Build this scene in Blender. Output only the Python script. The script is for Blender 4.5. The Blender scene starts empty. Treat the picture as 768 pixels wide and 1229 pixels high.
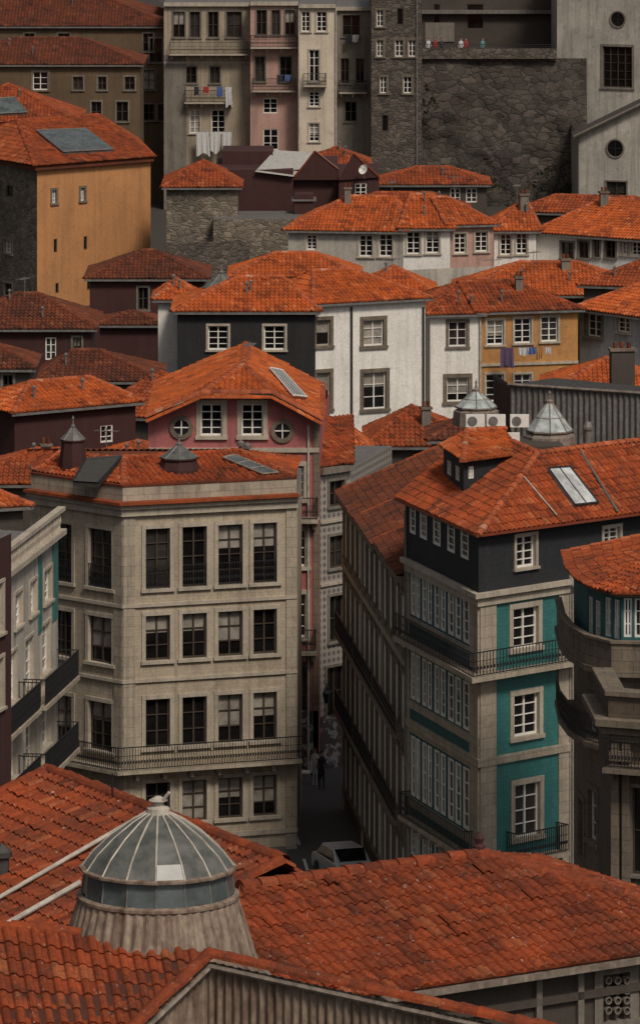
import bpy, math, random
from mathutils import Vector as V, noise as MN
random.seed(7)
# ---------- image pixel coordinates unprojected at depth d (metres along the view axis) ----------
F=6400.;Y0=-350.;H=50.;CX=384.
def X(px,d): return (px-CX)/F*d
def Z(y,d): return H-(y-Y0)/F*d
def P(px,y,d): return V((X(px,d),d,Z(y,d)))
scn=bpy.context.scene
col=scn.collection
# ---------- materials ----------
MATS={}
def nm(name):
    m=bpy.data.materials.new(name); m.use_nodes=True
    n=m.node_tree.nodes; l=m.node_tree.links
    MATS[name]=m
    return m,n,l,n['Principled BSDF']
def mixc(n,l,f,a,b,bt='MIX'):
    x=n.new('ShaderNodeMix'); x.data_type='RGBA'; x.blend_type=bt
    for i,v in ((0,f),(6,a),(7,b)):
        if hasattr(v,'node'): l.new(v,x.inputs[i])
        elif i==0: x.inputs[0].default_value=v
        else: x.inputs[i].default_value=(v[0],v[1],v[2],1)
    return x.outputs[2]
def pos(n,l,sc=(1,1,1)):
    g=n.new('ShaderNodeNewGeometry'); m=n.new('ShaderNodeMapping'); m.inputs['Scale'].default_value=sc
    l.new(g.outputs['Position'],m.inputs[0]); return m.outputs[0]
def noi(n,l,vec,s,det=5,ro=.6):
    t=n.new('ShaderNodeTexNoise'); t.inputs['Scale'].default_value=s; t.inputs['Detail'].default_value=det; t.inputs['Roughness'].default_value=ro
    l.new(vec,t.inputs['Vector']); return t.outputs['Fac']
def ramp(n,l,f,a,b,ca=(0,0,0),cb=(1,1,1)):
    r=n.new('ShaderNodeValToRGB'); r.color_ramp.elements[0].position=a; r.color_ramp.elements[1].position=b
    r.color_ramp.elements[0].color=(*ca,1); r.color_ramp.elements[1].color=(*cb,1)
    l.new(f,r.inputs[0]); return r.outputs[0]
def mul(n,l,f,k):
    q=n.new('ShaderNodeMath'); q.operation='MULTIPLY'; l.new(f,q.inputs[0]); q.inputs[1].default_value=k; return q.outputs[0]
def bump(n,l,b,h,st=.4,dist=.02):
    x=n.new('ShaderNodeBump'); x.inputs['Strength'].default_value=st; x.inputs['Distance'].default_value=dist
    l.new(h,x.inputs['Height']); l.new(x.outputs[0],b.inputs['Normal'])
def sc(c,k): return (c[0]*k,c[1]*k,c[2]*k)
def brick(n,l,w,h,mort=.012,c1=(1,1,1),c2=(.85,.85,.85),cm=(.5,.5,.5),off=.5):
    t=n.new('ShaderNodeTexBrick'); t.offset=off
    u=n.new('ShaderNodeUVMap'); l.new(u.outputs[0],t.inputs['Vector'])
    t.inputs['Scale'].default_value=1; t.inputs['Brick Width'].default_value=w; t.inputs['Row Height'].default_value=h
    t.inputs['Mortar Size'].default_value=mort
    t.inputs['Color1'].default_value=(*c1,1); t.inputs['Color2'].default_value=(*c2,1); t.inputs['Mortar'].default_value=(*cm,1)
    return t
def plaster(name,c,grime=.55,tile=None,rough=.85,gc=(.055,.042,.032),var=.66):
    m,n,l,b=nm(name)
    p=pos(n,l)
    a=ramp(n,l,noi(n,l,p,.45,8,.7),.35,.68)
    k=mixc(n,l,a,c,sc(c,var))
    k=mixc(n,l,mul(n,l,ramp(n,l,noi(n,l,p,1.7,6,.75),.55,.68),grime*.55),k,gc)
    st=ramp(n,l,noi(n,l,pos(n,l,(2.6,2.6,.16)),1.0,7,.72),.47,.77)
    k=mixc(n,l,mul(n,l,st,grime),k,gc)
    fn=noi(n,l,p,9,4)
    k=mixc(n,l,1.0,k,ramp(n,l,fn,.25,.75,(.8,.8,.8),(1.1,1.1,1.1)),'MULTIPLY')
    if tile:
        t=brick(n,l,*tile); k=mixc(n,l,1.0,k,t.outputs['Color'],'MULTIPLY')
    l.new(k,b.inputs['Base Color']); b.inputs['Roughness'].default_value=rough
    bump(n,l,b,fn,.35,.02)
    return m
def rubble(name,c,scale=2.4,mort=(.2,.17,.14)):
    m,n,l,b=nm(name); p0=pos(n,l,(1,1,1.6))
    t=n.new('ShaderNodeTexNoise'); t.inputs['Scale'].default_value=1.5; l.new(p0,t.inputs['Vector'])
    vm=n.new('ShaderNodeVectorMath'); vm.operation='MULTIPLY_ADD'; l.new(t.outputs['Color'],vm.inputs[0]); vm.inputs[1].default_value=(.7,.7,.7); l.new(p0,vm.inputs[2]); p=vm.outputs[0]
    v=n.new('ShaderNodeTexVoronoi'); v.inputs['Scale'].default_value=scale; l.new(p,v.inputs[0])
    e=n.new('ShaderNodeTexVoronoi'); e.feature='DISTANCE_TO_EDGE'; e.inputs['Scale'].default_value=scale; l.new(p,e.inputs[0])
    r=ramp(n,l,v.outputs['Color'],.1,.9,sc(c,.5),sc(c,1.25))
    k=mixc(n,l,ramp(n,l,e.outputs[0],.01,.07),mort,r)
    big=ramp(n,l,noi(n,l,pos(n,l),.25,8,.72),.38,.7)
    k=mixc(n,l,big,k,mixc(n,l,.65,k,(.03,.026,.022)))
    k=mixc(n,l,1.0,k,ramp(n,l,noi(n,l,pos(n,l),6,5,.7),.25,.75,(.55,)*3,(1.2,)*3),'MULTIPLY')
    l.new(k,b.inputs['Base Color']); b.inputs['Roughness'].default_value=.95
    bump(n,l,b,ramp(n,l,e.outputs[0],0,.15),.7,.05)
def clay(name,c1,c2,c3,dirt=.5,spec=.0):
    m,n,l,b=nm(name)
    g=n.new('ShaderNodeNewGeometry')
    r=n.new('ShaderNodeValToRGB'); l.new(g.outputs['Random Per Island'],r.inputs[0])
    e=r.color_ramp.elements; e[0].position=0; e[0].color=(*c2,1); e[1].position=1; e[1].color=(*c3,1)
    x=e.new(.14); x.color=(*sc(c1,.85),1); x=e.new(.55); x.color=(*c1,1); x=e.new(.9); x.color=(*sc(c1,1.12),1)
    p=pos(n,l)
    k=mixc(n,l,mul(n,l,ramp(n,l,noi(n,l,p,.55,9,.74),.42,.66),dirt),r.outputs[0],(.045,.024,.018))
    k=mixc(n,l,mul(n,l,ramp(n,l,noi(n,l,p,2.3,6,.75),.5,.68),dirt*.8),k,(.05,.03,.022))
    f=noi(n,l,p,13,5,.7)
    k=mixc(n,l,1.0,k,ramp(n,l,f,.25,.75,(.55,.55,.55),(1.22,1.22,1.22)),'MULTIPLY')
    sp=ramp(n,l,noi(n,l,pos(n,l,(1.8,.6,1.8)),5,4,.8),.635,.68)
    k=mixc(n,l,mul(n,l,sp,spec),k,(.45,.36,.29))
    l.new(k,b.inputs['Base Color']); b.inputs['Roughness'].default_value=.85; b.inputs['Specular IOR Level'].default_value=.25
    bump(n,l,b,f,.5,.015)
def plain(name,c,rough=.6,metal=0,nz=.3,scale=4):
    m,n,l,b=nm(name)
    f=noi(n,l,pos(n,l),scale,5,.65)
    k=mixc(n,l,1.0,c,ramp(n,l,f,.25,.75,(1-nz,)*3,(1+nz*.4,)*3),'MULTIPLY')
    l.new(k,b.inputs['Base Color']); b.inputs['Roughness'].default_value=rough; b.inputs['Metallic'].default_value=metal
def metal(name,c,rust=(.16,.06,.03),amt=.5):
    m,n,l,b=nm(name)
    f=ramp(n,l,noi(n,l,pos(n,l,(3,3,.5)),1.6,7,.7),.40,.66)
    k=mixc(n,l,mul(n,l,f,amt),c,rust)
    k=mixc(n,l,1.0,k,ramp(n,l,noi(n,l,pos(n,l),7,5),.25,.75,(.55,)*3,(1.15,)*3),'MULTIPLY')
    l.new(k,b.inputs['Base Color']); b.inputs['Roughness'].default_value=.65; b.inputs['Metallic'].default_value=.15
clay('clay',(.54,.115,.025),(.26,.055,.02),(.64,.22,.085),.45,.35)
clay('clay_mid',(.37,.078,.023),(.16,.036,.015),(.48,.15,.06),.6,.4)
clay('clay_old_dimmed',(.18,.048,.022),(.08,.026,.016),(.25,.09,.045),.75,.25)  # aged brown clay, darkened further so top roofs carry vignetting in their colour
clay('clay_red',(.40,.078,.02),(.18,.035,.013),(.48,.14,.05),.6,.5)
clay('clay_fore_dimmed',(.31,.06,.018),(.15,.030,.012),(.38,.11,.042),.65,.75)  # foreground clay; darkened base colour stands in for vignetting at the frame bottom
clay('clay_cap',(.48,.12,.045),(.28,.065,.028),(.6,.36,.25),.4,.4)
plaster('white',(.86,.82,.75),.33,var=.84)
plaster('offwhite',(.52,.475,.41),.6)
plaster('cream',(.68,.58,.45),.45,var=.8)
plaster('pinkpale',(.52,.31,.25),.5,var=.8)
plaster('beige',(.43,.35,.25),.6,var=.75)
plaster('greyplaster',(.23,.20,.165),.75)
plaster('darkplaster',(.075,.06,.048),.7)
plaster('ochredark',(.15,.095,.05),.8)
plaster('yellow',(.56,.26,.10),.35,var=.8)
plaster('orangewall',(.56,.27,.085),.4)
plaster('bluish',(.42,.44,.45),.5)
plaster('pink',(.44,.135,.13),.5,var=.75)
plaster('maroon',(.058,.016,.014),.4)
plaster('black',(.019,.019,.02),.3,(.35,.18,.006))
plaster('slate',(.024,.027,.032),.3,(.3,.2,.008))
plaster('greyfacade',(.52,.43,.315),.5,(.28,.14,.006,(1,1,1),(.92,.92,.92),(.72,.7,.68)),var=.76)
plaster('granite',(.47,.395,.30),.6,(.9,.42,.01,(1,1,1),(.85,.85,.85),(.5,.5,.5)),gc=(.065,.052,.04),var=.75)
plaster('trim',(.50,.43,.34),.5,var=.75)
plaster('oldstone',(.235,.185,.135),.75,(.8,.4,.012,(1,1,1),(.8,.8,.8),(.45,.45,.45)))
plaster('browned',(.15,.11,.075),.8,(.8,.4,.012,(1,1,1),(.8,.8,.8),(.45,.45,.45)))
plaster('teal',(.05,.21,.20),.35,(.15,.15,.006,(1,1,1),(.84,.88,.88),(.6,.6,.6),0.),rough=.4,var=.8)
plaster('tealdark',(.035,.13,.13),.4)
rubble('rubble',(.27,.22,.165),2.3,(.19,.155,.12))
rubble('rubble_dark',(.155,.125,.10),2.1,(.075,.062,.05))
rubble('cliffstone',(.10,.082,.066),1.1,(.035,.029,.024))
plain('frame_white',(.78,.75,.69),.5,0,.2)
plain('frame_dark',(.065,.047,.034),.5)
plain('frame_red',(.2,.045,.02),.5)
plain('iron',(.016,.016,.018),.5)
plain('pipe',(.50,.45,.38),.5,0,.5)
plain('lead',(.17,.16,.15),.5,0,.5)
plain('asphalt',(.075,.072,.07),.9)
plain('cobble',(.13,.12,.105),.9,scale=8)
plain('paint',(.6,.6,.58),.7)
plain('earth',(.05,.042,.035),.95)
plain('under',(.07,.02,.01),.9)
plain('carpaint',(.5,.5,.5),.25,.3,.05)
plain('rubber',(.02,.02,.02),.8)
plain('leaf',(.022,.028,.014),.8,0,.5,2)
plain('leaf2',(.045,.05,.022),.8,0,.5,2)
plain('skin',(.45,.27,.2),.6); plain('hair',(.03,.02,.015),.8)
for nme,c in (('cloth_white',(.55,.54,.52)),('cloth_blue',(.08,.12,.3)),('cloth_red',(.35,.04,.035)),('cloth_purple',(.10,.06,.12)),('cloth_teal',(.1,.25,.25)),('cloth_dark',(.03,.03,.04))): plain(nme,c,.85,0,.2,6)
metal('corr',(.30,.25,.205),(.11,.065,.042),.7)
metal('corr_dark',(.07,.067,.062),(.05,.038,.03),.5)
metal('corr_grey',(.20,.19,.175),(.08,.06,.045),.6)
metal('rusty',(.37,.285,.215),(.10,.045,.026),.85)
metal('metalroof',(.55,.53,.49),(.3,.26,.22),.4)
def glass(name,c,r=.06,spec=.5,s=1.3):
    m,n,l,b=nm(name)
    f=noi(n,l,pos(n,l),s,5,.7)
    k=mixc(n,l,ramp(n,l,f,.35,.65),c,sc(c,.45)); l.new(k,b.inputs['Base Color'])
    b.inputs['Roughness'].default_value=r; b.inputs['Specular IOR Level'].default_value=spec
glass('glass',(.012,.011,.011)); glass('glass_mid',(.05,.045,.04)); glass('curtain',(.36,.32,.27),.5,.3)
glass('skyglass',(.13,.155,.155),.15,.7); glass('dirtyglass',(.15,.155,.14),.3,.5,2.5); glass('paleglass',(.52,.58,.56),.15,.8,2.5); glass('whiteglass',(.7,.72,.71),.2,.5)
m,n,l,b=nm('azulejo'); u=n.new('ShaderNodeUVMap'); mp=n.new('ShaderNodeMapping'); mp.inputs['Scale'].default_value=(3.2,3.2,3.2); l.new(u.outputs[0],mp.inputs[0])
v=n.new('ShaderNodeTexVoronoi'); v.inputs['Randomness'].default_value=0; v.inputs['Scale'].default_value=1; l.new(mp.outputs[0],v.inputs[0])
k=ramp(n,l,v.outputs['Distance'],.28,.36,(.13,.12,.115),(.32,.29,.25)); l.new(k,b.inputs['Base Color']); b.inputs['Roughness'].default_value=.5
m,n,l,b=nm('graffiti'); f=noi(n,l,pos(n,l,(1,1,1)),2.6,3,.6); g2=noi(n,l,pos(n,l),3.6,2)
k=mixc(n,l,ramp(n,l,f,.54,.56),(.06,.052,.05),(.3,.29,.28)); k=mixc(n,l,ramp(n,l,g2,.62,.64),k,(.2,.06,.07)); l.new(k,b.inputs['Base Color'])
# ---------- mesh builders ----------
class MB:
    def __init__(s): s.v=[];s.f=[];s.m=[];s.slots=[];s.uv=True;s.sm=False
    def add(s,vs,fs,m):
        if m not in s.slots: s.slots.append(m)
        k=s.slots.index(m); o=len(s.v); s.v.extend(vs)
        for f in fs: s.f.append([i+o for i in f]); s.m.append(k)
ALL=[]
class G:
    def __init__(s,name):
        s.e=bpy.data.objects.new(name,None); col.objects.link(s.e); s.p={}; ALL.append(s)
    def mb(s,part):
        if part not in s.p: s.p[part]=MB()
        return s.p[part]
def finalize(g):
    for part,mb in g.p.items():
        if not mb.f: continue
        me=bpy.data.meshes.new(part); me.from_pydata([tuple(v) for v in mb.v],[],mb.f)
        for s in mb.slots: me.materials.append(MATS[s])
        me.polygons.foreach_set('material_index',mb.m)
        if mb.sm: me.polygons.foreach_set('use_smooth',[True]*len(mb.f))
        if mb.uv:
            uvl=me.uv_layers.new(name='UVMap'); data=[0.0]*(2*len(me.loops)); vs=me.vertices
            for p in me.polygons:
                nn=p.normal
                if abs(nn.z)>.95: tx,ty=None,None
                else:
                    L=math.hypot(nn.x,nn.y) or 1; tx,ty=-nn.y/L,nn.x/L
                for li in p.loop_indices:
                    c=vs[me.loops[li].vertex_index].co
                    if tx is None: data[2*li]=c.x; data[2*li+1]=c.y
                    else: data[2*li]=c.x*tx+c.y*ty; data[2*li+1]=c.z
            uvl.data.foreach_set('uv',data)
        me.update()
        o=bpy.data.objects.new(part,me); col.objects.link(o); o.parent=g.e
def boxf(): return [(0,1,2,3),(7,6,5,4),(0,4,5,1),(1,5,6,2),(2,6,7,3),(3,7,4,0)]
def box(mb,c,dx,dy,dz,m,rot=0):
    cs,sn=math.cos(rot),math.sin(rot); vs=[]
    for z in (-dz/2,dz/2):
        for x,y in ((-dx/2,-dy/2),(-dx/2,dy/2),(dx/2,dy/2),(dx/2,-dy/2)):
            vs.append(V((c[0]+x*cs-y*sn,c[1]+x*sn+y*cs,c[2]+z)))
    mb.add(vs,boxf(),m)
def tube(mb,a,b,r,m,n=6,r2=None):
    r2=r if r2 is None else r2
    d=(b-a).normalized(); s=d.cross(V((0,0,1)))
    if s.length<.01: s=V((1,0,0))
    s.normalize(); t=s.cross(d); vs=[]
    for q,rr in ((a,r),(b,r2)):
        for i in range(n):
            an=2*math.pi*i/n; vs.append(q+s*rr*math.cos(an)+t*rr*math.sin(an))
    fs=[(i,(i+1)%n,n+(i+1)%n,n+i) for i in range(n)]+[tuple(range(n))[::-1],tuple(range(n,2*n))]
    mb.add(vs,fs,m)
def rev(mb,c,prof,m,n=16,cap=False,a0=0):
    vs=[];k=len(prof)
    for r,z in prof:
        for i in range(n):
            an=a0+2*math.pi*i/n; vs.append(V((c[0]+r*math.cos(an),c[1]+r*math.sin(an),c[2]+z)))
    fs=[]
    for j in range(k-1):
        for i in range(n):
            fs.append((j*n+i,j*n+(i+1)%n,(j+1)*n+(i+1)%n,(j+1)*n+i))
    if cap: fs.append(tuple(range((k-1)*n,k*n)))
    mb.add(vs,fs,m)
PROF=[(0,0),(.16,.75),(.36,1),(.56,.75),(.72,0),(1,0)]
def tiles(mb,E0,E1,T1,T0,m,tw=.25,tl=.36,amp=.07,lip=.035):
    E0,E1,T1,T0=[V(q) for q in (E0,E1,T1,T0)]
    u=(E1-E0).normalized(); w=(T0+T1)/2-E0; w=w-u*w.dot(u); L=w.length
    n=u.cross(w).normalized()
    if n.z<0:n=-n
    dn=n*-.03
    mb.add([E0+dn,E1+dn,T1+dn,T0+dn],[(0,1,2,3)],'under')
    rows=max(1,round(L/tl))
    sag=random.uniform(.02,.07); ph=random.uniform(0,6)
    for r in range(rows):
        t0=r/rows;t1=(r+1)/rows
        a0=E0.lerp(T0,t0);b0=E1.lerp(T1,t0);a1=E0.lerp(T0,t1);b1=E1.lerp(T1,t1)
        ua0=(a0-E0).dot(u);ub0=(b0-E0).dot(u);ua1=(a1-E0).dot(u);ub1=(b1-E0).dot(u)
        w0=max(ub0-ua0,1e-5);w1=max(ub1-ua1,1e-5)
        k0=math.floor(min(ua0,ua1)/tw);k1=math.ceil(max(ub0,ub1)/tw)
        for k in range(k0,k1):
            s0=k*tw;s1=s0+tw
            if s1<=ua0+.01 and s1<=ua1+.01: continue
            if s0>=ub0-.01 and s0>=ub1-.01: continue
            jt=random.uniform(-.006,.01)+sag*.5*math.sin(s0*.9+ph+t0*3)*math.sin(math.pi*min(1,t0+.05)); sh=random.uniform(-.014,.014)
            if random.random()<.012: jt+=.03;sh+=.05
            bot=[];top=[];base=[]
            for fx,h in PROF:
                us=s0+fx*tw
                c0=min(max(us,ua0),ub0);c1=min(max(us,ua1),ub1)
                pb=a0+(b0-a0)*((c0-ua0)/w0);pt=a1+(b1-a1)*((c1-ua1)/w1)
                bot.append(pb+n*(amp*h+lip+jt)-w*(sh/L));top.append(pt+n*(amp*h+jt));base.append(pb+n*-.01)
            N=len(PROF)
            fs=[(i,i+1,N+i+1,N+i) for i in range(N-1)]+[(2*N+i,2*N+i+1,i+1,i) for i in range(N-1)]
            mb.add(bot+top+base,fs,m)
def caps(mb,a,b,m='clay_cap',r=.13,L=.38):
    a=V(a);b=V(b)
    D=b-a; ln=D.length
    if ln<.3: return
    d=D/ln; s=d.cross(V((0,0,1))).normalized(); t=s.cross(d)
    k=max(1,round(ln/L))
    for i in range(k):
        p=a+D*(i/k)-t*.02;q=a+D*((i+1.12)/k)-t*.02; vs=[]
        j=random.uniform(.93,1.07); of=s*random.uniform(-.02,.02)
        for c,rr in ((p+of,r*1.12*j),(q+of,r*.9*j)):
            for x in range(7):
                an=math.pi*x/6; vs.append(c+s*rr*math.cos(an)*1.15+t*rr*math.sin(an))
        fs=[(x,x+1,8+x,7+x) for x in range(6)]+[tuple(range(7))]
        mb.add(vs,fs,m)
# ---------- walls ----------
ST={}
def st(k,**a):
    d=dict(fr='frame_white',c=2,r=3,sur='trim',sw=.15,dep=.2,cur=.3,jul=False,fw=.065); d.update(a); ST[k]=d
st('g',fr='frame_dark',c=2,r=3,sur='trim',sw=.17,cur=.3)
st('gj',fr='frame_dark',c=2,r=4,sur='trim',sw=.17,cur=.15,jul=True)
st('w',c=2,r=4,sw=.2,cur=.2)
st('wl',c=2,r=4,sur='trim',sw=.12,cur=.3)
st('wb',c=2,r=3,sur=None,cur=.2,dep=.12)
st('d',fr='frame_dark',c=2,r=2,sur='greyplaster',sw=.12,cur=.1)
st('do',fr='frame_white',c=2,r=3,sur='oldstone',sw=.15,cur=.2)
st('wo',fr='frame_white',c=2,r=3,sur='oldstone',sw=.22,cur=.15)
st('st',fr='frame_white',c=2,r=3,sur='oldstone',sw=.18,cur=.25,dep=.07,fw=.09)
st('s',fr='frame_dark',c=1,r=1,sur=None,cur=0,dep=.12)
st('bl',fr='trim',c=1,r=1,sur='oldstone',sw=.2,cur=1)
st('big',fr='frame_dark',c=4,r=5,sur='greyplaster',sw=.2,cur=0)
st('v',c=1,r=4,sur=None,cur=.25,dep=.06,fw=.085)
class W:
    def __init__(s,g,p0,p1):
        s.g=g; s.p0=V((p0[0],p0[1],0)); d=V((p1[0]-p0[0],p1[1]-p0[1],0)); s.L=d.length; s.t=d/s.L; s.n=V((s.t.y,-s.t.x,0))
    def S(s,px):
        a=(px-CX)/F; return (a*s.p0.y-s.p0.x)/(s.t.x-a*s.t.y)
    def D(s,px): return s.p0.y+s.t.y*s.S(px)
    def zz(s,y,px): return Z(y,s.D(px))
    def pt(s,a,z,o=0): q=s.p0+s.t*a+s.n*o; return V((q.x,q.y,z))
    def box(s,mb,a0,a1,z0,z1,o0,o1,m):
        vs=[s.pt(a0,z0,o0),s.pt(a0,z0,o1),s.pt(a1,z0,o1),s.pt(a1,z0,o0),s.pt(a0,z1,o0),s.pt(a0,z1,o1),s.pt(a1,z1,o1),s.pt(a1,z1,o0)]
        mb.add(vs,boxf(),m)
    def build(s,z0,z1,mat,rows=(),part='walls'):
        mb=s.g.mb(part); wins=[]
        for row in rows:
            y0,y1,ref,xs,sty=row[:5]
            zt=s.zz(y0,ref);zb=s.zz(y1,ref)
            zb=max(zb,z0+.05);zt=min(zt,z1-.05)
            if zt-zb<.2: continue
            for xa,xb in xs:
                a,b=s.S(xa),s.S(xb); a,b=min(a,b),max(a,b)
                a=max(a,.03);b=min(b,s.L-.03)
                if b-a>.1: wins.append((a,b,zb,zt,ST[sty]))
        ss=sorted({0,s.L,*[w[0] for w in wins],*[w[1] for w in wins]}); zs=sorted({z0,z1,*[w[2] for w in wins],*[w[3] for w in wins]})
        for j in range(len(zs)-1):
            zm=(zs[j]+zs[j+1])/2; run=None
            act=[w for w in wins if w[2]<zm<w[3]]
            for i in range(len(ss)-1):
                sm=(ss[i]+ss[i+1])/2
                hole=any(w[0]<sm<w[1] for w in act)
                if not hole:
                    if run is None: run=ss[i]
                if (hole or i==len(ss)-2) and run is not None:
                    e=ss[i] if hole else ss[i+1]
                    mb.add([s.pt(run,zs[j]),s.pt(e,zs[j]),s.pt(e,zs[j+1]),s.pt(run,zs[j+1])],[(0,1,2,3)],mat); run=None
        for w in wins: s.win(*w,mat)
        return s
    def win(s,a,b,z0,z1,S,wm):
        mb=s.g.mb('walls'); wb=s.g.mb('windows'); dp=S['dep']
        for q in ([(a,z0,0),(a,z1,0),(a,z1,-dp),(a,z0,-dp)],[(b,z1,0),(b,z0,0),(b,z0,-dp),(b,z1,-dp)],[(a,z1,0),(b,z1,0),(b,z1,-dp),(a,z1,-dp)],[(b,z0,0),(a,z0,0),(a,z0,-dp),(b,z0,-dp)]):
            mb.add([s.pt(*k) for k in q],[(0,1,2,3)],S['sur'] or wm)
        r=random.random(); gm='glass' if r>S['cur'] else 'curtain'
        if gm=='glass' and random.random()<.25: gm='glass_mid'
        go=-dp+.005
        if gm=='curtain' and z1-z0>1.2 and random.random()<.6:
            zm=z0+(z1-z0)*random.choice((.35,.5,.6))
            wb.add([s.pt(a,z0,go),s.pt(b,z0,go),s.pt(b,zm,go),s.pt(a,zm,go)],[(0,1,2,3)],'glass')
            wb.add([s.pt(a,zm,go),s.pt(b,zm,go),s.pt(b,z1,go),s.pt(a,z1,go)],[(0,1,2,3)],'curtain')
        else: wb.add([s.pt(a,z0,go),s.pt(b,z0,go),s.pt(b,z1,go),s.pt(a,z1,go)],[(0,1,2,3)],gm)
        f=S['fr'];w=S['fw'];o0,o1=-dp+.01,-dp+.075
        s.box(wb,a,a+w,z0,z1,o0,o1,f);s.box(wb,b-w,b,z0,z1,o0,o1,f)
        s.box(wb,a+w,b-w,z0,z0+w*1.3,o0,o1,f);s.box(wb,a+w,b-w,z1-w,z1,o0,o1,f)
        c=S['c'];R=S['r']
        for i in range(1,c): x=a+(b-a)*i/c; s.box(wb,x-.035,x+.035,z0+w*1.3,z1-w,o0,o1+.004,f)
        for i in range(1,R): z=z0+(z1-z0)*i/R; s.box(wb,a+w,b-w,z-.018,z+.018,o0,o1-.01,f)
        if S['sur']:
            k=S['sw'];m=S['sur'];tb=s.g.mb('trim')
            s.box(tb,a-k,a-.002,z0,z1,-.02,.05,m);s.box(tb,b+.002,b+k,z0,z1,-.02,.05,m)
            s.box(tb,a-k,b+k,z1+.002,z1+k,-.02,.06,m);s.box(tb,a-k-.04,b+k+.04,z0-k*.8,z0-.002,-.02,.12,m)
        if S['jul']: s.rail(a,b,z0,.0,.95)
    def rail(s,a,b,z,o,h=1.0,m='iron',st=.11):
        mb=s.g.mb('railings')
        s.box(mb,a,b,z+h-.04,z+h,o,o+.045,m);s.box(mb,a,b,z+.06,z+.09,o,o+.04,m);s.box(mb,a,b,z+h*.62,z+h*.62+.02,o,o+.03,m)
        k=max(2,int((b-a)/st))
        for i in range(k+1):
            x=a+(b-a-.02)*i/k; s.box(mb,x,x+.022,z+.05,z+h-.03,o+.008,o+.032,m)
            if i<k: s.box(mb,x+.03,x+.03+(b-a)/k*.5,z+h*.3,z+h*.42,o+.012,o+.024,m)
    def balc(s,xa,xb,y,ref,dep=.8,h=1.0,slab='granite',th=.16,m='iron',st=.11):
        a,b=sorted((s.S(xa),s.S(xb))); z=s.zz(y,ref); mb=s.g.mb('balconies')
        s.box(mb,a,b,z-th,z,-.01,dep,slab)
        n=max(2,int((b-a)/1.1))
        for i in range(n+1):
            x=a+.1+(b-a-.35)*i/n; s.box(mb,x,x+.15,z-th-.3,z-th-.003,-.01,dep*.6,slab)
        s.rail(a+.03,b-.03,z,dep-.08,h,m,st)
        rb=s.g.mb('railings')
        for x in (a+.03,b-.07):
            s.box(rb,x,x+.04,z+h-.04,z+h-.003,0,dep-.08,m)
            for i in range(5): s.box(rb,x,x+.02,z,z+h-.04,dep*i/6+.05,dep*i/6+.075,m)
    def band(s,y,ref,h,o,m,xa=None,xb=None,part='trim'):
        z=s.zz(y,ref); a=0 if xa is None else s.S(xa); b=s.L if xb is None else s.S(xb); a,b=sorted((a,b))
        s.box(s.g.mb(part),a,b,z-h/2,z+h/2,-.02,o,m)
    def vert(s,px0,px1,z0,z1,o,m,part='trim'):
        a,b=sorted((s.S(px0),s.S(px1))); s.box(s.g.mb(part),a,b,z0,z1,-.02,o,m)
    def pipe(s,px,z0,z1,m='pipe',r=.05):
        a=s.S(px); tube(s.g.mb('drainpipe'),s.pt(a,z0,.1),s.pt(a,z1,.1),r,m)
    def oval(s,px,y,r,ring='oldstone',w=.2,fr='frame_white'):
        a=s.S(px);z=s.zz(y,px);mb=s.g.mb('round_window');vs=[];N=20
        for rr,o in ((r,.012),(r,.09),(r+w,.09),(r+w,-.02)):
            for i in range(N):
                an=2*math.pi*i/N; vs.append(s.pt(a+rr*math.cos(an),z+rr*math.sin(an),o))
        fs=[(j*N+i,j*N+(i+1)%N,(j+1)*N+(i+1)%N,(j+1)*N+i) for j in range(3) for i in range(N)]
        mb.add(vs,fs,ring); mb.add(vs[:N],[tuple(range(N))],'glass')
        s.box(mb,a-.025,a+.025,z-r,z+r,.014,.05,fr);s.box(mb,a-r,a+r,z-.025,z+.025,.014,.048,fr)
def xy(p): return (X(p[0],p[1]),p[1])
def poly(g,pts,z0,z1,mat,fac={},top='lead'):
    """pts in plan metres, front left->right then round the back"""
    ws=[];N=len(pts)
    for i in range(N):
        w=W(g,pts[i],pts[(i+1)%N]); w.build(z0,z1,fac.get(('m',i),mat),fac.get(i,())); ws.append(w)
    g.mb('walls').add([V((p[0],p[1],z1)) for p in pts],[tuple(range(N))],top)
    return ws
def offs(pts,o):
    out=[];N=len(pts)
    for i in range(N):
        ns=[]
        for a,b in ((i-1,i),(i,i+1)):
            if a<0 or b>=N: continue
            d=V((pts[b][0]-pts[a][0],pts[b][1]-pts[a][1]))
            d.normalize(); ns.append(V((d.y,-d.x)))
        n=ns[0] if len(ns)==1 else (ns[0]+ns[1])/(1+ns[0].dot(ns[1]))
        out.append((pts[i][0]+n.x*o,pts[i][1]+n.y*o))
    return out
def ring(mb,pts,o0,o1,z0,z1,m):
    A=offs(pts,o0);B=offs(pts,o1);n=len(pts);vs=[]
    for q,z in ((A,z0),(B,z0),(B,z1),(A,z1)): vs+= [V((p[0],p[1],z)) for p in q]
    fs=[]
    for j in range(4):
        k=(j+1)%4
        for i in range(n-1): fs.append((j*n+i,j*n+i+1,k*n+i+1,k*n+i))
    fs+=[(0,n,2*n,3*n),(n-1,2*n-1,3*n-1,4*n-1)]
    mb.add(vs,fs,m)
def prail(g,pts,o,z,h=1.0,m='iron',st=.12):
    B=offs(pts,o)
    for i in range(len(B)-1):
        w=W(g,B[i],B[i+1]); w.rail(0,w.L,z,0,h,m,st)
def quadpl(mb,pts,m): mb.add([V(p) for p in pts],[tuple(range(len(pts)))],m)
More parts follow.
